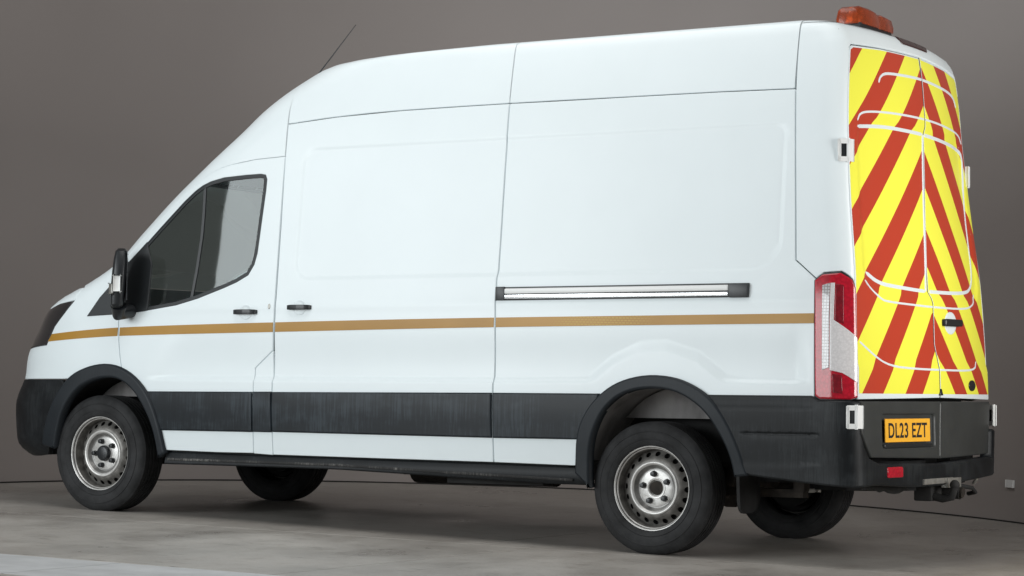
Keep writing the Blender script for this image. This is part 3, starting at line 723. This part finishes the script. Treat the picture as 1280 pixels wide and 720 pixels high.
# sill step under the doors
def S_sill(u, v): return (u, W0(u, .46)-.015+.02*math.sin(min(1, max(0, (v-.34)/.13))*math.pi), v)
S_sill.fl = -1
panel('side_sill', S_sill, [(.35, .352), (.60, .352), (2.0, .398), (3.255, .403), (3.25, .475), (2.455, .469), (.957, .459), (.42, .452)], BUMP, van, off=0, thick=.05, grid=.03, bev=.01, bevd=.008)
rubm = plastic_mat('worn_step_edge', (.03, .03, .03), (.17, .165, .155), True, .7)
panel('step_edge', S_sill, [(.45, .375), (2.0, .418), (3.22, .424), (3.22, .436), (2.0, .430), (.45, .388)], rubm, van, off=.012, thick=.012, grid=.05, bev=.004, bevd=.003)
panel('side_sill', mirror(S_sill), [(.35, .38), (3.255, .403), (3.25, .478), (.42, .465)], BUMP, van, thick=.05, grid=.06)
box('sill_bracket', (1.0, .86, .365), (.62, .10, .05), DARK, van)

# ---- handles, lock, sliding rail
def grab(x, z, parent, L_=.168):
    h = bmesh.new()
    y = W0(x, z)
    rows = [(-.5, .006, .010), (-.46, .022, .013), (-.3, .034, .0145), (0, .038, .015), (.3, .034, .0145), (.46, .022, .013), (.5, .006, .010)]
    R_ = []
    for t, o_, hh in rows:
        yy = W0(x+t*L_, z)+o_
        R_.append([h.verts.new((x+t*L_, yy-.012 if k in (0, 3) else yy, z+(hh if k < 2 else -hh))) for k in range(4)])
    for a, b_ in zip(R_, R_[1:]):
        for k in range(4): h.faces.new((a[k], a[(k+1) % 4], b_[(k+1) % 4], b_[k]))
    h.faces.new(R_[0]); h.faces.new(R_[-1][::-1])
    bmesh_obj('handle', h, SATIN, parent, bevel=.004)
    cup = [(x+.045*math.cos(a), z+.045*math.sin(a)) for a in np.linspace(0, 2*math.pi, 28)[:-1]]
    S_cup = lambda u, v: (u, W0(u, v)+disp(u, v)+.0015-.006*max(0, 1-((u-x)**2+(v-z)**2)/.0019), v)
    S_cup.fl = -1
    panel('handle_cup', S_cup, cup, PAINT, parent, off=.002, thick=.004, grid=.012, bev=.006, bevd=.0015)
grab(2.665, 1.302, front_door); grab(2.278, 1.325, sliding_door)
def S_lock(u, v): return S_side(u, v)
panel('lock', S_side, [(2.497+.009*math.cos(a), 1.333+.016*math.sin(a)) for a in np.linspace(0, 2*math.pi, 16)[:-1]], GALV, front_door, off=.004, thick=.006, grid=.02, bev=.003)
rail = bmesh.new()
def railbox(x0, x1, z0, z1, y0, y1):
    yA, yB = W0((x0+x1)/2, 1.385), 0
    bbox(rail, ((x0+x1)/2, yA+(y0+y1)/2, (z0+z1)/2), (x1-x0, y1-y0, z1-z0))
box('slide_rail', (.19, W0(.2, 1.385)+.002, 1.385), (1.53, .014, .074), SATIN, quarter, bevel=.003)
box('rail_channel', (.215, W0(.2, 1.394)+.013, 1.3985), (1.355, .016, .030), WHITEPL, quarter, bevel=.007)
box('rail_channel', (.215, W0(.2, 1.364)+.012, 1.368), (1.355, .014, .024), CHROME, quarter, bevel=.005)
box('rail_end_cap', (-.518, W0(-.5, 1.385)+.010, 1.383), (.113, .022, .072), SATIN, quarter, bevel=.006)
box('rail_end_cap', (.922, W0(.9, 1.385)+.008, 1.387), (.058, .020, .074), SATIN, quarter, bevel=.006)

# ---- door mirror, folded edge-on to the camera
ax = Vector((-.62, .785, 0)).normalized(); nx = Vector((.785, .62, 0)).normalized()
mc = Vector((3.535, 1.10, 1.515))
bm = bmesh.new(); secs = []
for z, a, h in ((-.185, .060, .026), (-.165, .085, .040), (-.08, .10, .045), (.03, .10, .045), (.11, .092, .042), (.155, .075, .036), (.172, .045, .022)):
    secs.append([bm.verts.new(mc+Vector((0, 0, z))+ax*(a*math.copysign(abs(math.cos(q))**.55, math.cos(q)))+nx*(h*math.copysign(abs(math.sin(q))**.55, math.sin(q))+.012*z/.17*-1)) for q in np.linspace(0, 2*math.pi, 25)[:-1]])
for a, b_ in zip(secs, secs[1:]):
    for k in range(24): bm.faces.new((a[k], a[(k+1) % 24], b_[(k+1) % 24], b_[k]))
bm.faces.new(secs[0]); bm.faces.new(secs[-1][::-1])
mir = bmesh_obj('door_mirror', bm, SATIN, van)
rm_ = Matrix((ax, nx, Vector((0, 0, 1)))).transposed()
box('mirror_glass', tuple(mc+nx*-.046+ax*.0), (.15, .006, .28), GLOSSBLK, mir, rot=rm_, bevel=.002)
def rbox(name, c, s, m, parent, bev=.008): return box(name, tuple(c), s, m, parent, rot=rm_, bevel=bev)
rbox('indicator_lens', mc+ax*.088+nx*.012+Vector((0, 0, -.042)), (.030, .042, .092), WHITEPL, mir, .012)
rbox('indicator_bulb', mc+ax*.085+nx*.047+Vector((0, 0, -.072)), (.030, .020, .06), GALV, mir, .008)
tube('mirror_arm', [tuple(mc+Vector((0, 0, -.17))+ax*.02), tuple(mc+Vector((.01, -.01, -.215))), (3.53, 1.0, 1.315), (3.53, .95, 1.315)], [.05, .045, .042, .03], SATIN, mir, 14)

def lathe_at(name, c, parent):
    bm = bmesh.new(); bmesh.ops.create_cone(bm, segments=16, radius1=.05, radius2=.03, depth=.06, cap_ends=True, matrix=Matrix.Translation((c[0], c[1], c[2]+.032)))
    bmesh_obj(name, bm, CHROME, parent)
# ---- roof bits
tube('aerial', [(2.72, .40, 2.60), (2.60, .40, 2.755), (2.317, .40, 3.047)], [.007, .0045, .0022], SATIN, van, 8)
bl = bmesh.new()
def barsec(y, hx, top):
    return [(-.80+dx*hx, y, 2.850+dz*top*.86) for dx, dz in ((-1, 0), (-1.02, .35), (-.86, .85), (-.6, 1), (.6, 1), (.86, .85), (1.02, .35), (1, 0))]
prev = None
for y, hx, top in ((.25, .045, .075), (.242, .062, .10), (.205, .082, .115), (.08, .088, .117), (.03, .086, .113), (.005, .082, .104), (-.02, .080, .098), (-.045, .084, .100), (-.10, .088, .104), (-.205, .082, .098), (-.242, .062, .082), (-.25, .045, .055)):
    cur = [bl.verts.new(p) for p in barsec(y, hx, top)]
    if prev:
        for k in range(7): bl.faces.new((prev[k], prev[k+1], cur[k+1], cur[k]))
        bl.faces.new((prev[7], prev[0], cur[0], cur[7]))
    else: bl.faces.new(cur)
    prev = cur
bl.faces.new(prev[::-1])
beacon = bmesh_obj('beacon_bar', bl, AMBER, van)
for y in (.15, -.12): lathe_at('beacon_bulb', (-.80, y, 2.86), beacon)
box('beacon_base', (-.80, .02, 2.843), (.15, .44, .026), SATIN, beacon)
panel('brake_lamp', S_rear, [(.74, 2.738), (1.12, 2.738), (1.17, 2.782), (.70, 2.782)], HIGHLAMP, van, off=.006, grid=.05, thick=.01)

# ---- rear doors
def zs(line, n=40): return resample_n(line, n)
LED = [(.165, 2.630), (.167, 2.50), (.177, 2.257), (.188, 2.05), (.206, 1.8408), (.231, 1.64), (.257, 1.451), (.2735, 1.1464), (.2847, .8239)]     # left door edge (u, z)
SEAM = [(.955, 2.6825), (1.0153, 2.5175), (1.068, 2.3458), (1.080, 2.2), (1.0856, 2.0572), (1.086, 1.9026), (1.0861, 1.5524), (1.1082, 1.402), (1.1547, 1.3391), (1.1728, 1.1246), (1.19, 1.09), (1.2255, 1.04), (1.2397, .834)]
TOPL = [(.185, 2.659), (.4666, 2.673), (.955, 2.6825)]
DL = LED[::-1]+TOPL+SEAM[1:]
# DL runs up the hinge side, along the top, down the seam
door_l = panel('rear_door', S_rear, DL, PAINT, van, gap=.004, grid=.028, rows=[])
RED = [(far(u, z), z) for u, z in LED]
DR = SEAM[::-1]+[(1.40, 2.672), (far(.185, 2.659), 2.659)]+RED
door_r = panel('rear_door', S_rear, DR, PAINT, van, gap=.004, grid=.028)
seam_s = pch([(.80, 1.245), (.86, 1.235), (1.2, 1.165), (1.5, 1.105), (1.9, 1.085), (2.35, 1.055), (2.68, .965)])
def chev(u, z): return (1.09-(z+.97*abs(u-seam_s(z))))/.446+20
VL = [(u+.012, z) for u, z in LED if z > .86]; VL = [(.2955, .857)]+VL[::-1]+[(.20, 2.645), (.4666, 2.661), (.943, 2.6705)]+[(u-.008, z) for u, z in SEAM[1:] if z > .86]+[(1.230, .857)]
chevl = panel('chevron_vinyl', S_rear, VL, CHEV, door_l, off=.0015, grid=.028, bev=.001, bevd=.0004, thick=.002, chev=chev)
VR = [(1.252, .857)]+[(u+.011, z) for u, z in SEAM[::-1] if z > .86]+[(.985, 2.670), (1.40, 2.660), (far(.20, 2.645), 2.645)]+[(u-.016, z) for u, z in RED if z > .86]+[(far(.30, .857), .857)]
chevr = panel('chevron_vinyl', S_rear, VR, CHEV, door_r, off=.0015, grid=.028, bev=.001, bevd=.0004, thick=.002, chev=chev)
# bare white creases where the vinyl is cut round the door pressings
def seam_u(z):
    for (u0, z0), (u1, z1) in zip(SEAM, SEAM[1:]):
        if z1 <= z <= z0: return u0+(u1-u0)*(z0-z)/(z0-z1)
    return 1.2
def crease(line, w):
    line = zs(smoothpoly(line, 2, False), 140)
    for side_, par in ((0, door_l), (1, door_r)):
        pts = [p for p in line if (p[0] < seam_u(p[1])-.006 if side_ == 0 else p[0] > seam_u(p[1])+.006)]
        if len(pts) < 3: continue
        up, dn = [], []
        for i, p in enumerate(pts):
            a, b_ = pts[max(0, i-1)], pts[min(len(pts)-1, i+1)]; t = unit((b_[0]-a[0], b_[1]-a[1]))
            k = w/2*(.45 if i in (0, len(pts)-1) and abs(p[0]-seam_u(p[1])) > .06 else 1)
            up.append((p[0]-t[1]*k, p[1]+t[0]*k)); dn.append((p[0]+t[1]*k, p[1]-t[0]*k))
        panel('pressing_edge', S_rear, up+dn[::-1], PAINT, par, off=.0042, grid=.2, bev=.003, bevd=.002, thick=.004)
crease([(.468, 2.485), (.475, 2.515), (.521, 2.541), (.629, 2.5501), (.9399, 2.5625), (1.1953, 2.557), (1.4652, 2.5484), (1.60, 2.53), (1.66, 2.48)], .015)
crease([(.2706, 2.2635), (.2869, 2.3005), (.3648, 2.3209), (.6135, 2.3374), (1.0548, 2.3477), (1.4009, 2.3435), (1.72, 2.33), (1.79, 2.28)], .012)
crease([(.2723, 2.2335), (.546, 2.2573), (.7824, 2.2607), (1.0343, 2.2634), (1.3992, 2.2568), (1.70, 2.245), (1.79, 2.21), (1.80, 2.12), (1.83, 1.9), (1.87, 1.7), (1.905, 1.54), (1.87, 1.45), (1.7169, 1.4154), (1.0857, 1.4011), (.7298, 1.4124), (.5087, 1.4243), (.3764, 1.4766)], .020)
crease([(.3543, 1.4344), (.5116, 1.3416), (.6148, 1.3307), (.8766, 1.3251), (1.1433, 1.3215), (1.6792, 1.3266), (1.87, 1.355), (1.93, 1.42)], .011)
crease([(.31, 1.1185), (.4521, 1.0524), (.6046, .9993), (.8823, .9883), (1.2031, .9858), (1.85, .9869), (1.91, 1.0415)], .011)
panel('gap_shade_strip', S_rear, [(u-.0075, z) for u, z in SEAM]+[(u+.0055, z) for u, z in SEAM[::-1]], CAVITY, door_l, off=.0002, grid=.3, bev=.001, bevd=.001, thick=.004)  # dark strip painting in the shade of the gap between the doors
# door pull and lock
hp = panel('handle_cup', S_rear, [(1.425+.10*math.cos(a), 1.243+.062*math.sin(a)) for a in np.linspace(0, 2*math.pi, 24)[:-1]], PAINT, door_r, off=.005, thick=.006, grid=.04, bev=.01, bevd=.003)
panel('handle', S_rear, roundpoly([(1.285, 1.224), (1.555, 1.227), (1.555, 1.264), (1.285, 1.262)], .012), SATIN, door_r, off=.032, thick=.03, grid=.05, bev=.006, bevd=.004)
panel('lock', S_rear, [(1.775+.062*math.cos(a), .905+.030*math.sin(a)) for a in np.linspace(0, 2*math.pi, 20)[:-1]], SATIN, door_r, off=.010, thick=.01, grid=.04, bev=.006)
panel('latch', S_rear, [(1.215, .85), (1.262, .85), (1.238, .885)], SATIN, door_r, off=.012, thick=.01, grid=.05, bev=.004)
# black lower door panels with the plate recess
def rect(u0, u1, z0, z1): return [(u0, z0), (u1, z0), (u1, z1), (u0, z1)]
LBL = [(.292, .819), (.31, .66), (.40, .53), (1.205, .512), (1.2300, .819)]
PREC = rect(.515, 1.15, .578, .752)
panel('lower_panel', S_rear, LBL, DOORBLK, door_l, off=.008, grid=.04, gap=.002, bev=.008, bevd=.006, thick=.03, holes=[roundpoly(PREC, .02)])
panel('plate_recess', S_rear, inset(PREC, -.01), DOORBLK, door_l, off=-.012, grid=.06, thick=.005)
panel('plate_ledge', S_rear, rect(.53, 1.09, .579, .598), SATIN, door_l, off=.013, grid=.06, thick=.02)
LBR = [(1.236, .819), (1.211, .512), (2.13, .520), (far(.31, .66), .66), (far(.292, .819), .819)]
panel('lower_panel', S_rear, LBR, DOORBLK, door_r, off=.008, grid=.04, gap=.002, bev=.008, bevd=.006, thick=.03)
# number plate
zc_ = .668; u0, u1 = .528, 1.060
pa, pb = S_rear(u0, zc_), S_rear(u1, zc_)
pa, pb = Vector(pa), Vector(pb); ex = (pb-pa).normalized(); ez = (Vector(S_rear(.83, .73))-Vector(S_rear(.83, .606))).normalized()
en = ex.cross(ez).normalized()
if en.x > 0: en = -en
pc = (pa+pb)/2+en*.012
RMp = Matrix((ex, en, ez)).transposed()
num = box('number_plate', tuple(pc), (.528, .004, .117), PLATE, van, rot=RMp, bevel=.0015)
cu_ = bpy.data.curves.new('plate_text', 'FONT'); cu_.body = 'DL23 EZT'; cu_.size = .1; cu_.align_x = 'CENTER'; cu_.align_y = 'CENTER'; cu_.extrude = .0006; cu_.offset = .0018; cu_.space_character = 1.08
to = bpy.data.objects.new('plate_text', cu_); C.objects.link(to); bpy.context.view_layer.update()
me = bpy.data.meshes.new_from_object(to.evaluated_get(bpy.context.evaluated_depsgraph_get())); bpy.data.objects.remove(to)
xs = [v.co.x for v in me.vertices]; ys = [v.co.y for v in me.vertices]
sx, sy = .455/(max(xs)-min(xs)), .079/(max(ys)-min(ys)); cx, cy = (max(xs)+min(xs))/2, (max(ys)+min(ys))/2
bm = bmesh.new(); bm.from_mesh(me); bmesh.ops.remove_doubles(bm, verts=bm.verts, dist=1e-6); bm.verts.ensure_lookup_table()
left = set(bm.verts)
while left:                                   # one object per character
    todo = [left.pop()]; isl = set(todo)
    while todo:
        for e in todo.pop().link_edges:
            for q in e.verts:
                if q in left: left.discard(q); isl.add(q); todo.append(q)
    iv = list(isl); im = {v: i for i, v in enumerate(iv)}
    fs = [tuple(im[v] for v in f.verts) for f in bm.faces if f.verts[0] in isl]
    make('plate_character', [pc+ex*((v.co.x-cx)*sx)+ez*((v.co.y-cy)*sy)+en*(.0026+v.co.z) for v in iv], fs, INK, num, smooth=False)
bm.free()
# hinges
def hinge(z, m, s_=1, u0=.15, out_=0, k=1.0):
    def PP(u, o_): 
        p = rearP(u, z); n = snormal(rearP, u, z); return Vector((p[0]+n[0]*(o_+out_), (p[1]+n[1]*(o_+out_))*s_, z))
    u_m = u0+.055
    a = PP(u0-.015*k, .004); b_ = PP(u0+.045*k, .012); c_ = PP(u0+.098*k, .010)
    def plate_(p, q, h, t):
        d = (q-p); l = d.length; d.normalize(); n = Vector((-d.y, d.x, 0)); M_ = Matrix((d, n, Vector((0, 0, 1)))).transposed(); return tuple((p+q)/2), (l, t, h), M_
    cc, s3, M_ = plate_(b_, c_, .108, .016)
    h = box('hinge', cc, s3, m, van, rot=M_, bevel=.004)
    cc, s3, M_ = plate_(a, b_, .095, .012)
    for dz in (-.046, .046): box('hinge_arm', (cc[0], cc[1], cc[2]+dz), (s3[0], .016, .02), m, h, rot=M_, bevel=.003)
    cc2 = PP(u0-.014*k, .006); box('hinge_foot', tuple(cc2), (.012, .012, .105), m, h, rot=M_, bevel=.003)
    cc2 = PP(u0+.014*k, .003); box('hinge_pocket', tuple(cc2), (.034*k, .004, .074), SATIN, h, rot=M_, bevel=.001)
    tube('hinge_pin', [tuple(b_+Vector((0, 0, -.062))), tuple(b_+Vector((0, 0, .062)))], .009, m, h, 10)
hinge(2.098, WHITEPL, 1, .134, 0, .82); hinge(.738, WHITEPL, 1, .222, .030, .56); hinge(2.098, WHITEPL, -1, .125); hinge(.738, WHITEPL, -1, .222, .030, .56)

# ---- tail lamps
LAMP = [(.047, 1.425), (.085, 1.455), (.165, 1.463), (.222, 1.428), (.244, 1.385), (.258, 1.15), (.2715, .838), (.228, .826), (.0907, .828), (.066, .844)]
LEDP = [(.092, 1.40), (.126, 1.412), (.137, .985), (.104, .972)]
CLR = [(.128, 1.412), (.145, 1.412), (.148, 1.225), (.2555, 1.135), (.268, .905), (.19, .958), (.140, .972)]
DK1 = [(.149, 1.405), (.180, 1.402), (.188, 1.205), (.152, 1.218)]
DK2 = [(.150, .955), (.188, .948), (.192, .855), (.155, .86)]
def squeezed(u, z): p = rearP(.03+(u-.047)*.62, z); return (p[0], -p[1], p[2])
squeezed.fl = -1
for S in (rearP, squeezed):
    bez = panel('tail_lamp', S, inset(LAMP if areasign(LAMP) > 0 else LAMP[::-1], -.007), SATIN, van, off=.012, thick=.03, grid=.03, bev=.006, bevd=.004)
    panel('red_lens', S, LAMP, REDLENS, bez, off=.022, thick=.012, grid=.02, bev=.010, bevd=.007)
    panel('led_strip', S, LEDP, LEDS, bez, off=.0245, thick=.003, grid=.05, bev=.002, bevd=.001)
    panel('clear_lens', S, CLR, CLEARLENS, bez, off=.0245, thick=.003, grid=.03, bev=.002, bevd=.001)
    panel('brake_segment', S, DK1, DKRED, bez, off=.0242, thick=.003, grid=.05, bev=.002, bevd=.001)
    panel('brake_segment', S, DK2, DKRED, bez, off=.0242, thick=.003, grid=.05, bev=.002, bevd=.001)

# ---- rear bumper and side cladding round the corner
SC_ = [(-.57, .8435), (-.53, .78), (-.46, .69), (-.405, .59), (-.36, .445), (-.30, .432), (0, .402), (.23, .385), (.42, .392), (.80, .372), (1.17, .372), (1.6, .385), (2.17, .40), (2.22, .44), (2.235, .64), (2.225, .66), (2.14, .66), (2.115, .505), (1.17, .488), (.43, .503), (.345, .528), (.290, .60), (.272, .66), (.279, .812), (.225, .818), (.085, .820), (.058, .838), (.04, .8435)]
def boff(u, z): return .014+.028*ss((u-.02)/.22)
def S_bump(u, z):
    p = rearP(u, z); n = snormal(rearP, u, z); o_ = boff(u, z)
    g = 0
    f = ss((.13-u)/.10)
    g -= .005*math.exp(-((z-.648)/.006)**2)*ss((u+.36)/.05)*ss((.10-u)/.05)
    g += f*(.004*ss((.505-z)/.02)+.005*ss((.80-z)/.03))
    o_ += g
    return (p[0]+n[0]*o_, p[1]+n[1]*o_, p[2]+n[2]*o_)
rows3 = [(u, z+(.012 if i % 2 else 0)) for i, u in enumerate(np.arange(.0, .40, .012)) for z in np.arange(.40, .85, .024)]+[(u, .648+d) for u in np.arange(-.40, .12, .02) for d in (-.012, -.006, 0, .006, .012)]
bumper = panel('rear_bumper', S_bump, SC_, BUMP, van, off=0, thick=.07, grid=.03, bev=.012, bevd=.008, rows=rows3)
panel('reflector', S_bump, roundpoly(rect(.505, .67, .428, .482), .012), REDLENS, bumper, off=.006, thick=.008, grid=.05, bev=.004)

# ---- underneath: chassis, axle, tow gear
bm = bmesh.new(); bbox(bm, (1.6, 0, .52), (5.2, 1.16, .12))
for s_ in (1, -1):
    bbox(bm, (1.95, s_*.78, .52), (2.7, .34, .10)); bbox(bm, (-.82, s_*.75, .50), (.52, .36, .10)); bbox(bm, (1.6, s_*.45, .44), (5.1, .07, .12))
bmesh_obj('chassis', bm, DARK, van, bevel=.006)
tube('rear_axle', [(0, -.80, .35), (0, -.18, .35), (0, 0, .35), (0, .18, .35), (0, .80, .35)], [.045, .05, .14, .05, .045], RUST, van, 14)
for s_ in (1, -1):
    box('leaf_spring', (-.1, s_*.60, .33), (1.25, .07, .045), RUST, van)
    if s_ > 0: panel('mud_flap', lambda u, v: (-.47, u, v), roundpoly([(.66, .50), (.92, .50), (.90, .225), (.66, .225)], .07), DARK, van, thick=.02, grid=.1)
    tube('damper', [(-.20, s_*.52, .30), (-.32, s_*.48, .62)], .035, RUST, van, 12)
    box('spring_shackle', (-.70, s_*.60, .40), (.07, .08, .13), RUST, van, bevel=.02)
tube('exhaust_pipe', [(2.4, -.30, .36), (.6, -.30, .36), (.3, -.34, .50), (-.25, -.38, .50), (-.5, -.46, .36), (-1.0, -.50, .345)], .032, RUST, van, 12)
tube('silencer', [(2.3, -.30, .38), (1.3, -.30, .38)], .10, RUST, van, 16)
tube('spare_wheel', [(-.80, 0, .34), (-.80, 0, .50)], .33, TYRE, van, 36)
for dy in (.07, -.05): box('spring_clip', (-.62, .30+dy, .335), (.10, .022, .022), GALV, van, rot=Matrix.Rotation(R(35*(1 if dy > 0 else -1)), 3, 'Z'), bevel=.004)
box('bumper_beam', (-1.06, 0, .395), (.08, 1.5, .07), DARK, van)
tow = bpy.data.objects.new('tow_bracket', bpy.data.meshes.new('tow_bracket')); bpy.data.objects.remove(tow)
tow = box('tow_bracket', (-1.16, -.02, .335), (.10, .16, .10), DARK, van, bevel=.01)
box('tow_step', (-1.245, .11, .397), (.06, .42, .030), GALV, tow, bevel=.004)
box('tow_plate', (-1.262, -.10, .383), (.04, .20, .052), GALV, tow, bevel=.003)
tube('tow_neck', [(-1.16, .02, .32), (-1.26, .02, .30), (-1.31, .02, .31), (-1.325, .02, .36)], .022, DARK, tow, 12)
bm = bmesh.new(); bmesh.ops.create_uvsphere(bm, u_segments=16, v_segments=10, radius=.027, matrix=Matrix.Translation((-1.327, .02, .375)))
bmesh_obj('tow_ball', bm, DARK, tow)
tube('tow_socket', [(-1.17, -.22, .335), (-1.27, -.22, .325)], .038, DARK, tow, 16)
tube('socket_cap', [(-1.272, -.22, .325), (-1.285, -.22, .323)], .030, RUST, tow, 14)
tube('safety_eye', [(-1.21, -.33, .36), (-1.27, -.40, .345), (-1.27, -.45, .32), (-1.22, -.47, .31)], .012, DARK, tow, 10)
tube('tow_cable', [(-1.19, -.60, .46), (-1.215, -.61, .42), (-1.215, -.62, .385), (-1.19, -.64, .36)], .010, GALV, tow, 8)
# hanging lower lip under the bumper
bm = bmesh.new()
ys = np.linspace(.78, -.10, 14); zl = [.395, .385, .36, .365, .345, .352, .335, .33, .332, .345, .34, .352, .356, .372]
for (y0, z0), (y1, z1) in zip(zip(ys, zl), zip(ys[1:], zl[1:])):
    v = [bm.verts.new(p) for p in ((-1.10, y0, .42), (-1.10, y1, .42), (-1.09, y1, z1), (-1.09, y0, z0))]; bm.faces.new(v)
bmesh.ops.remove_doubles(bm, verts=bm.verts, dist=1e-5); bmesh.ops.solidify(bm, geom=list(bm.faces), thickness=.012)
bmesh_obj('bumper_lip', bm, DARK, bumper)

# ---- wheels (floor frame: they stand level)
TW = .1125; TR = .352
tp = [(.218, .088), (.226, .100), (.235, .106), (.252, .111), (.255, .1085), (.259, .1105), (.268, .1125), (.285, .1135), (.297, .1125), (.2985, .1145), (.302, .1143), (.304, .1105), (.318, .107), (.332, .100), (.342, .092), (.348, .083)]
tread = []
for y in np.linspace(.080, -.080, 81):
    ph = min(abs(y-q) for q in (-.045, -.015, .015, .045)); tread.append((.352-.0008*(y/.08)**2-(.008 if ph < .0045 else 0), y))
tprof = tp+tread+[(r, -y) for r, y in reversed(tp)]
tprof += [(.214, -.085), (.214, .085)]
DISH = simple('dish_grey', (.26, .255, .245), .42, .5, nscale=20, namt=.3)
def wheel(x, s_, front):
    hub = lathe('wheel', [(.0, -.06), (.16, -.06), (.16, .01), (.10, .015), (0, .015)], DARK, van, seg=40)
    hub.location = (x, s_*(.88 if front else .865), TR-.004); hub.rotation_euler = (0, R({(0, 1): 9, (1, 1): 20}.get((front, s_), 33)), 0 if s_ > 0 else R(180))
    lathe('tyre', tprof, TYRE, hub, seg=96, closed=True)
    # barrel and flange
    lathe('rim', [(.2245, .084), (.227, .090), (.2255, .0955), (.221, .096), (.2175, .092), (.2155, .084), (.2125, .078), (.2085, .074)], RIM, hub, seg=96, sharp=60)
    lathe('rim_barrel', [(.2085, .074), (.205, .060), (.2035, .03), (.2035, .012)], BRAKE, hub, seg=96, sharp=60)
    # disc with hand holes
    dp = pch([(.14, .062), (.150, .0605), (.160, .053), (.170, .042), (.180, .032), (.190, .024), (.2035, .016)])
    nh = 20
    disc_mesh(hub, dp, nh)
    # raised ring, dish, hub face
    lathe('centre_disc', [(.142, .0600), (.1415, .0655), (.138, .0695), (.133, .0700), (.127, .0665), (.122, .060)], RIM, hub, seg=72, sharp=60)
    lathe('dish', [(.122, .060), (.114, .046), (.108, .039), (.103, .0365), (.098, .0375)], DISH, hub, seg=72, sharp=60)
    lathe('hub_face', [(.098, .0375), (.092, .040), (.055, .041), (.0545, .045), (.0445, .0455), (.042, .042), (.040, .030), (0, .030)], RIM, hub, seg=72, sharp=60)
    for k in range(5):
        a = 2*math.pi*k/5+.3
        bm = bmesh.new()
        M_ = Matrix.Translation((.0755*math.cos(a), .054, .0755*math.sin(a))) @ Matrix.Rotation(R(-90), 4, 'X')
        bmesh.ops.create_cone(bm, segments=6, radius1=.0185, radius2=.0135, depth=.030, cap_ends=True, matrix=M_)
        bmesh_obj('wheel_nut', bm, SATIN, hub, body=False, bevel=.0015)
    if front:
        lathe('hub_cap', [(.047, .041), (.047, .062), (.043, .069), (.036, .072), (0, .074)], SATIN, hub, seg=32)
    else:
        lathe('hub_cap', [(.0385, .031), (.037, .036), (.030, .037), (.012, .035), (0, .035)], RUST, hub, seg=32)
    lathe('brake_drum', [(.19, -.03), (.195, .004), (.0, .006)], DARK, hub, seg=40)
    return hub
_disc = {}
def disc_mesh(hub, dp, nh):
    if 'm' not in _disc:
        circ = 2*math.pi*.18
        hs = [[((k+.5)*circ/nh+.0155*math.cos(a), .1800+.0130*math.sin(a)) for a in np.linspace(0, 2*math.pi, 15)[:-1]] for k in range(nh)]
        out_ = resample(rect(0, circ, .1405, .2036), .006)
        pts = list(out_); ed = [(i, (i+1) % len(out_)) for i in range(len(out_))]; rim_ = []
        for h in hs:
            s = len(pts); pts += h; ed += [(s+i, s+(i+1) % len(h)) for i in range(len(h))]; rim_.append((s, len(h)))
        G_ = np.array([(u, v) for v in np.arange(.148, .2, .008) for u in np.arange(.004, circ, .009)]); k = np.ones(len(G_), bool)
        for h in hs: k &= ~inside(G_, inset(h, -.002) if areasign(h) > 0 else h)
        pts += [tuple(p) for p in G_[k]]
        r = delaunay_2d_cdt([Vector(p) for p in pts], ed, [], 1, 1e-8)
        F = [tuple(f) for f in r[2]]; cen = np.array([[sum(r[0][i][0] for i in f)/3, sum(r[0][i][1] for i in f)/3] for f in F]); bad = np.zeros(len(F), bool)
        for h in hs: bad |= inside(cen, h)
        F = [f for f, q in zip(F, bad) if not q]
        def T(u, v, d=0): a = u/.18; return (v*math.cos(a), dp(v)-d, v*math.sin(a))
        V = [T(p[0], p[1]) for p in r[0]]
        bm = bmesh.new(); bv = [bm.verts.new(v) for v in V]
        for f in F:
            if len(set(f)) == 3:
                try: bm.faces.new([bv[i] for i in f])
                except ValueError: pass
        bmesh.ops.remove_doubles(bm, verts=bm.verts, dist=1e-5)
        # thickness at the holes
        e = [q for q in bm.edges if q.is_boundary and .1455 < math.hypot(*(q.verts[0].co.xz)) < .2]
        x = bmesh.ops.extrude_edge_only(bm, edges=e)
        for v in [g for g in x['geom'] if isinstance(g, bmesh.types.BMVert)]: v.co.y -= .007
        for f in bm.faces: f.smooth = True
        bmesh.ops.recalc_face_normals(bm, faces=bm.faces)
        me = bpy.data.meshes.new('wheel_disc'); bm.to_mesh(me); bm.free(); me.set_sharp_from_angle(angle=R(45)); _disc['m'] = me
    return link('wheel_disc', _disc['m'], BRAKE, hub)
wheel(0, 1, 0); wheel(3.778, 1, 1); wheel(0, -1, 0); wheel(3.775, -1, 1)

# ---- small white tag low on the backdrop
tg = box('wall_tag', (-.38, -3.556, .262), (.014, .085, .046), WHITEPL, None, rot=Matrix.Rotation(math.atan2(.61, -.79)+R(90), 3, 'Z'), bevel=.003, body=False)
tg['label'] = 'small white tag low on the grey backdrop beyond the tow bar'; tg['category'] = 'tag'
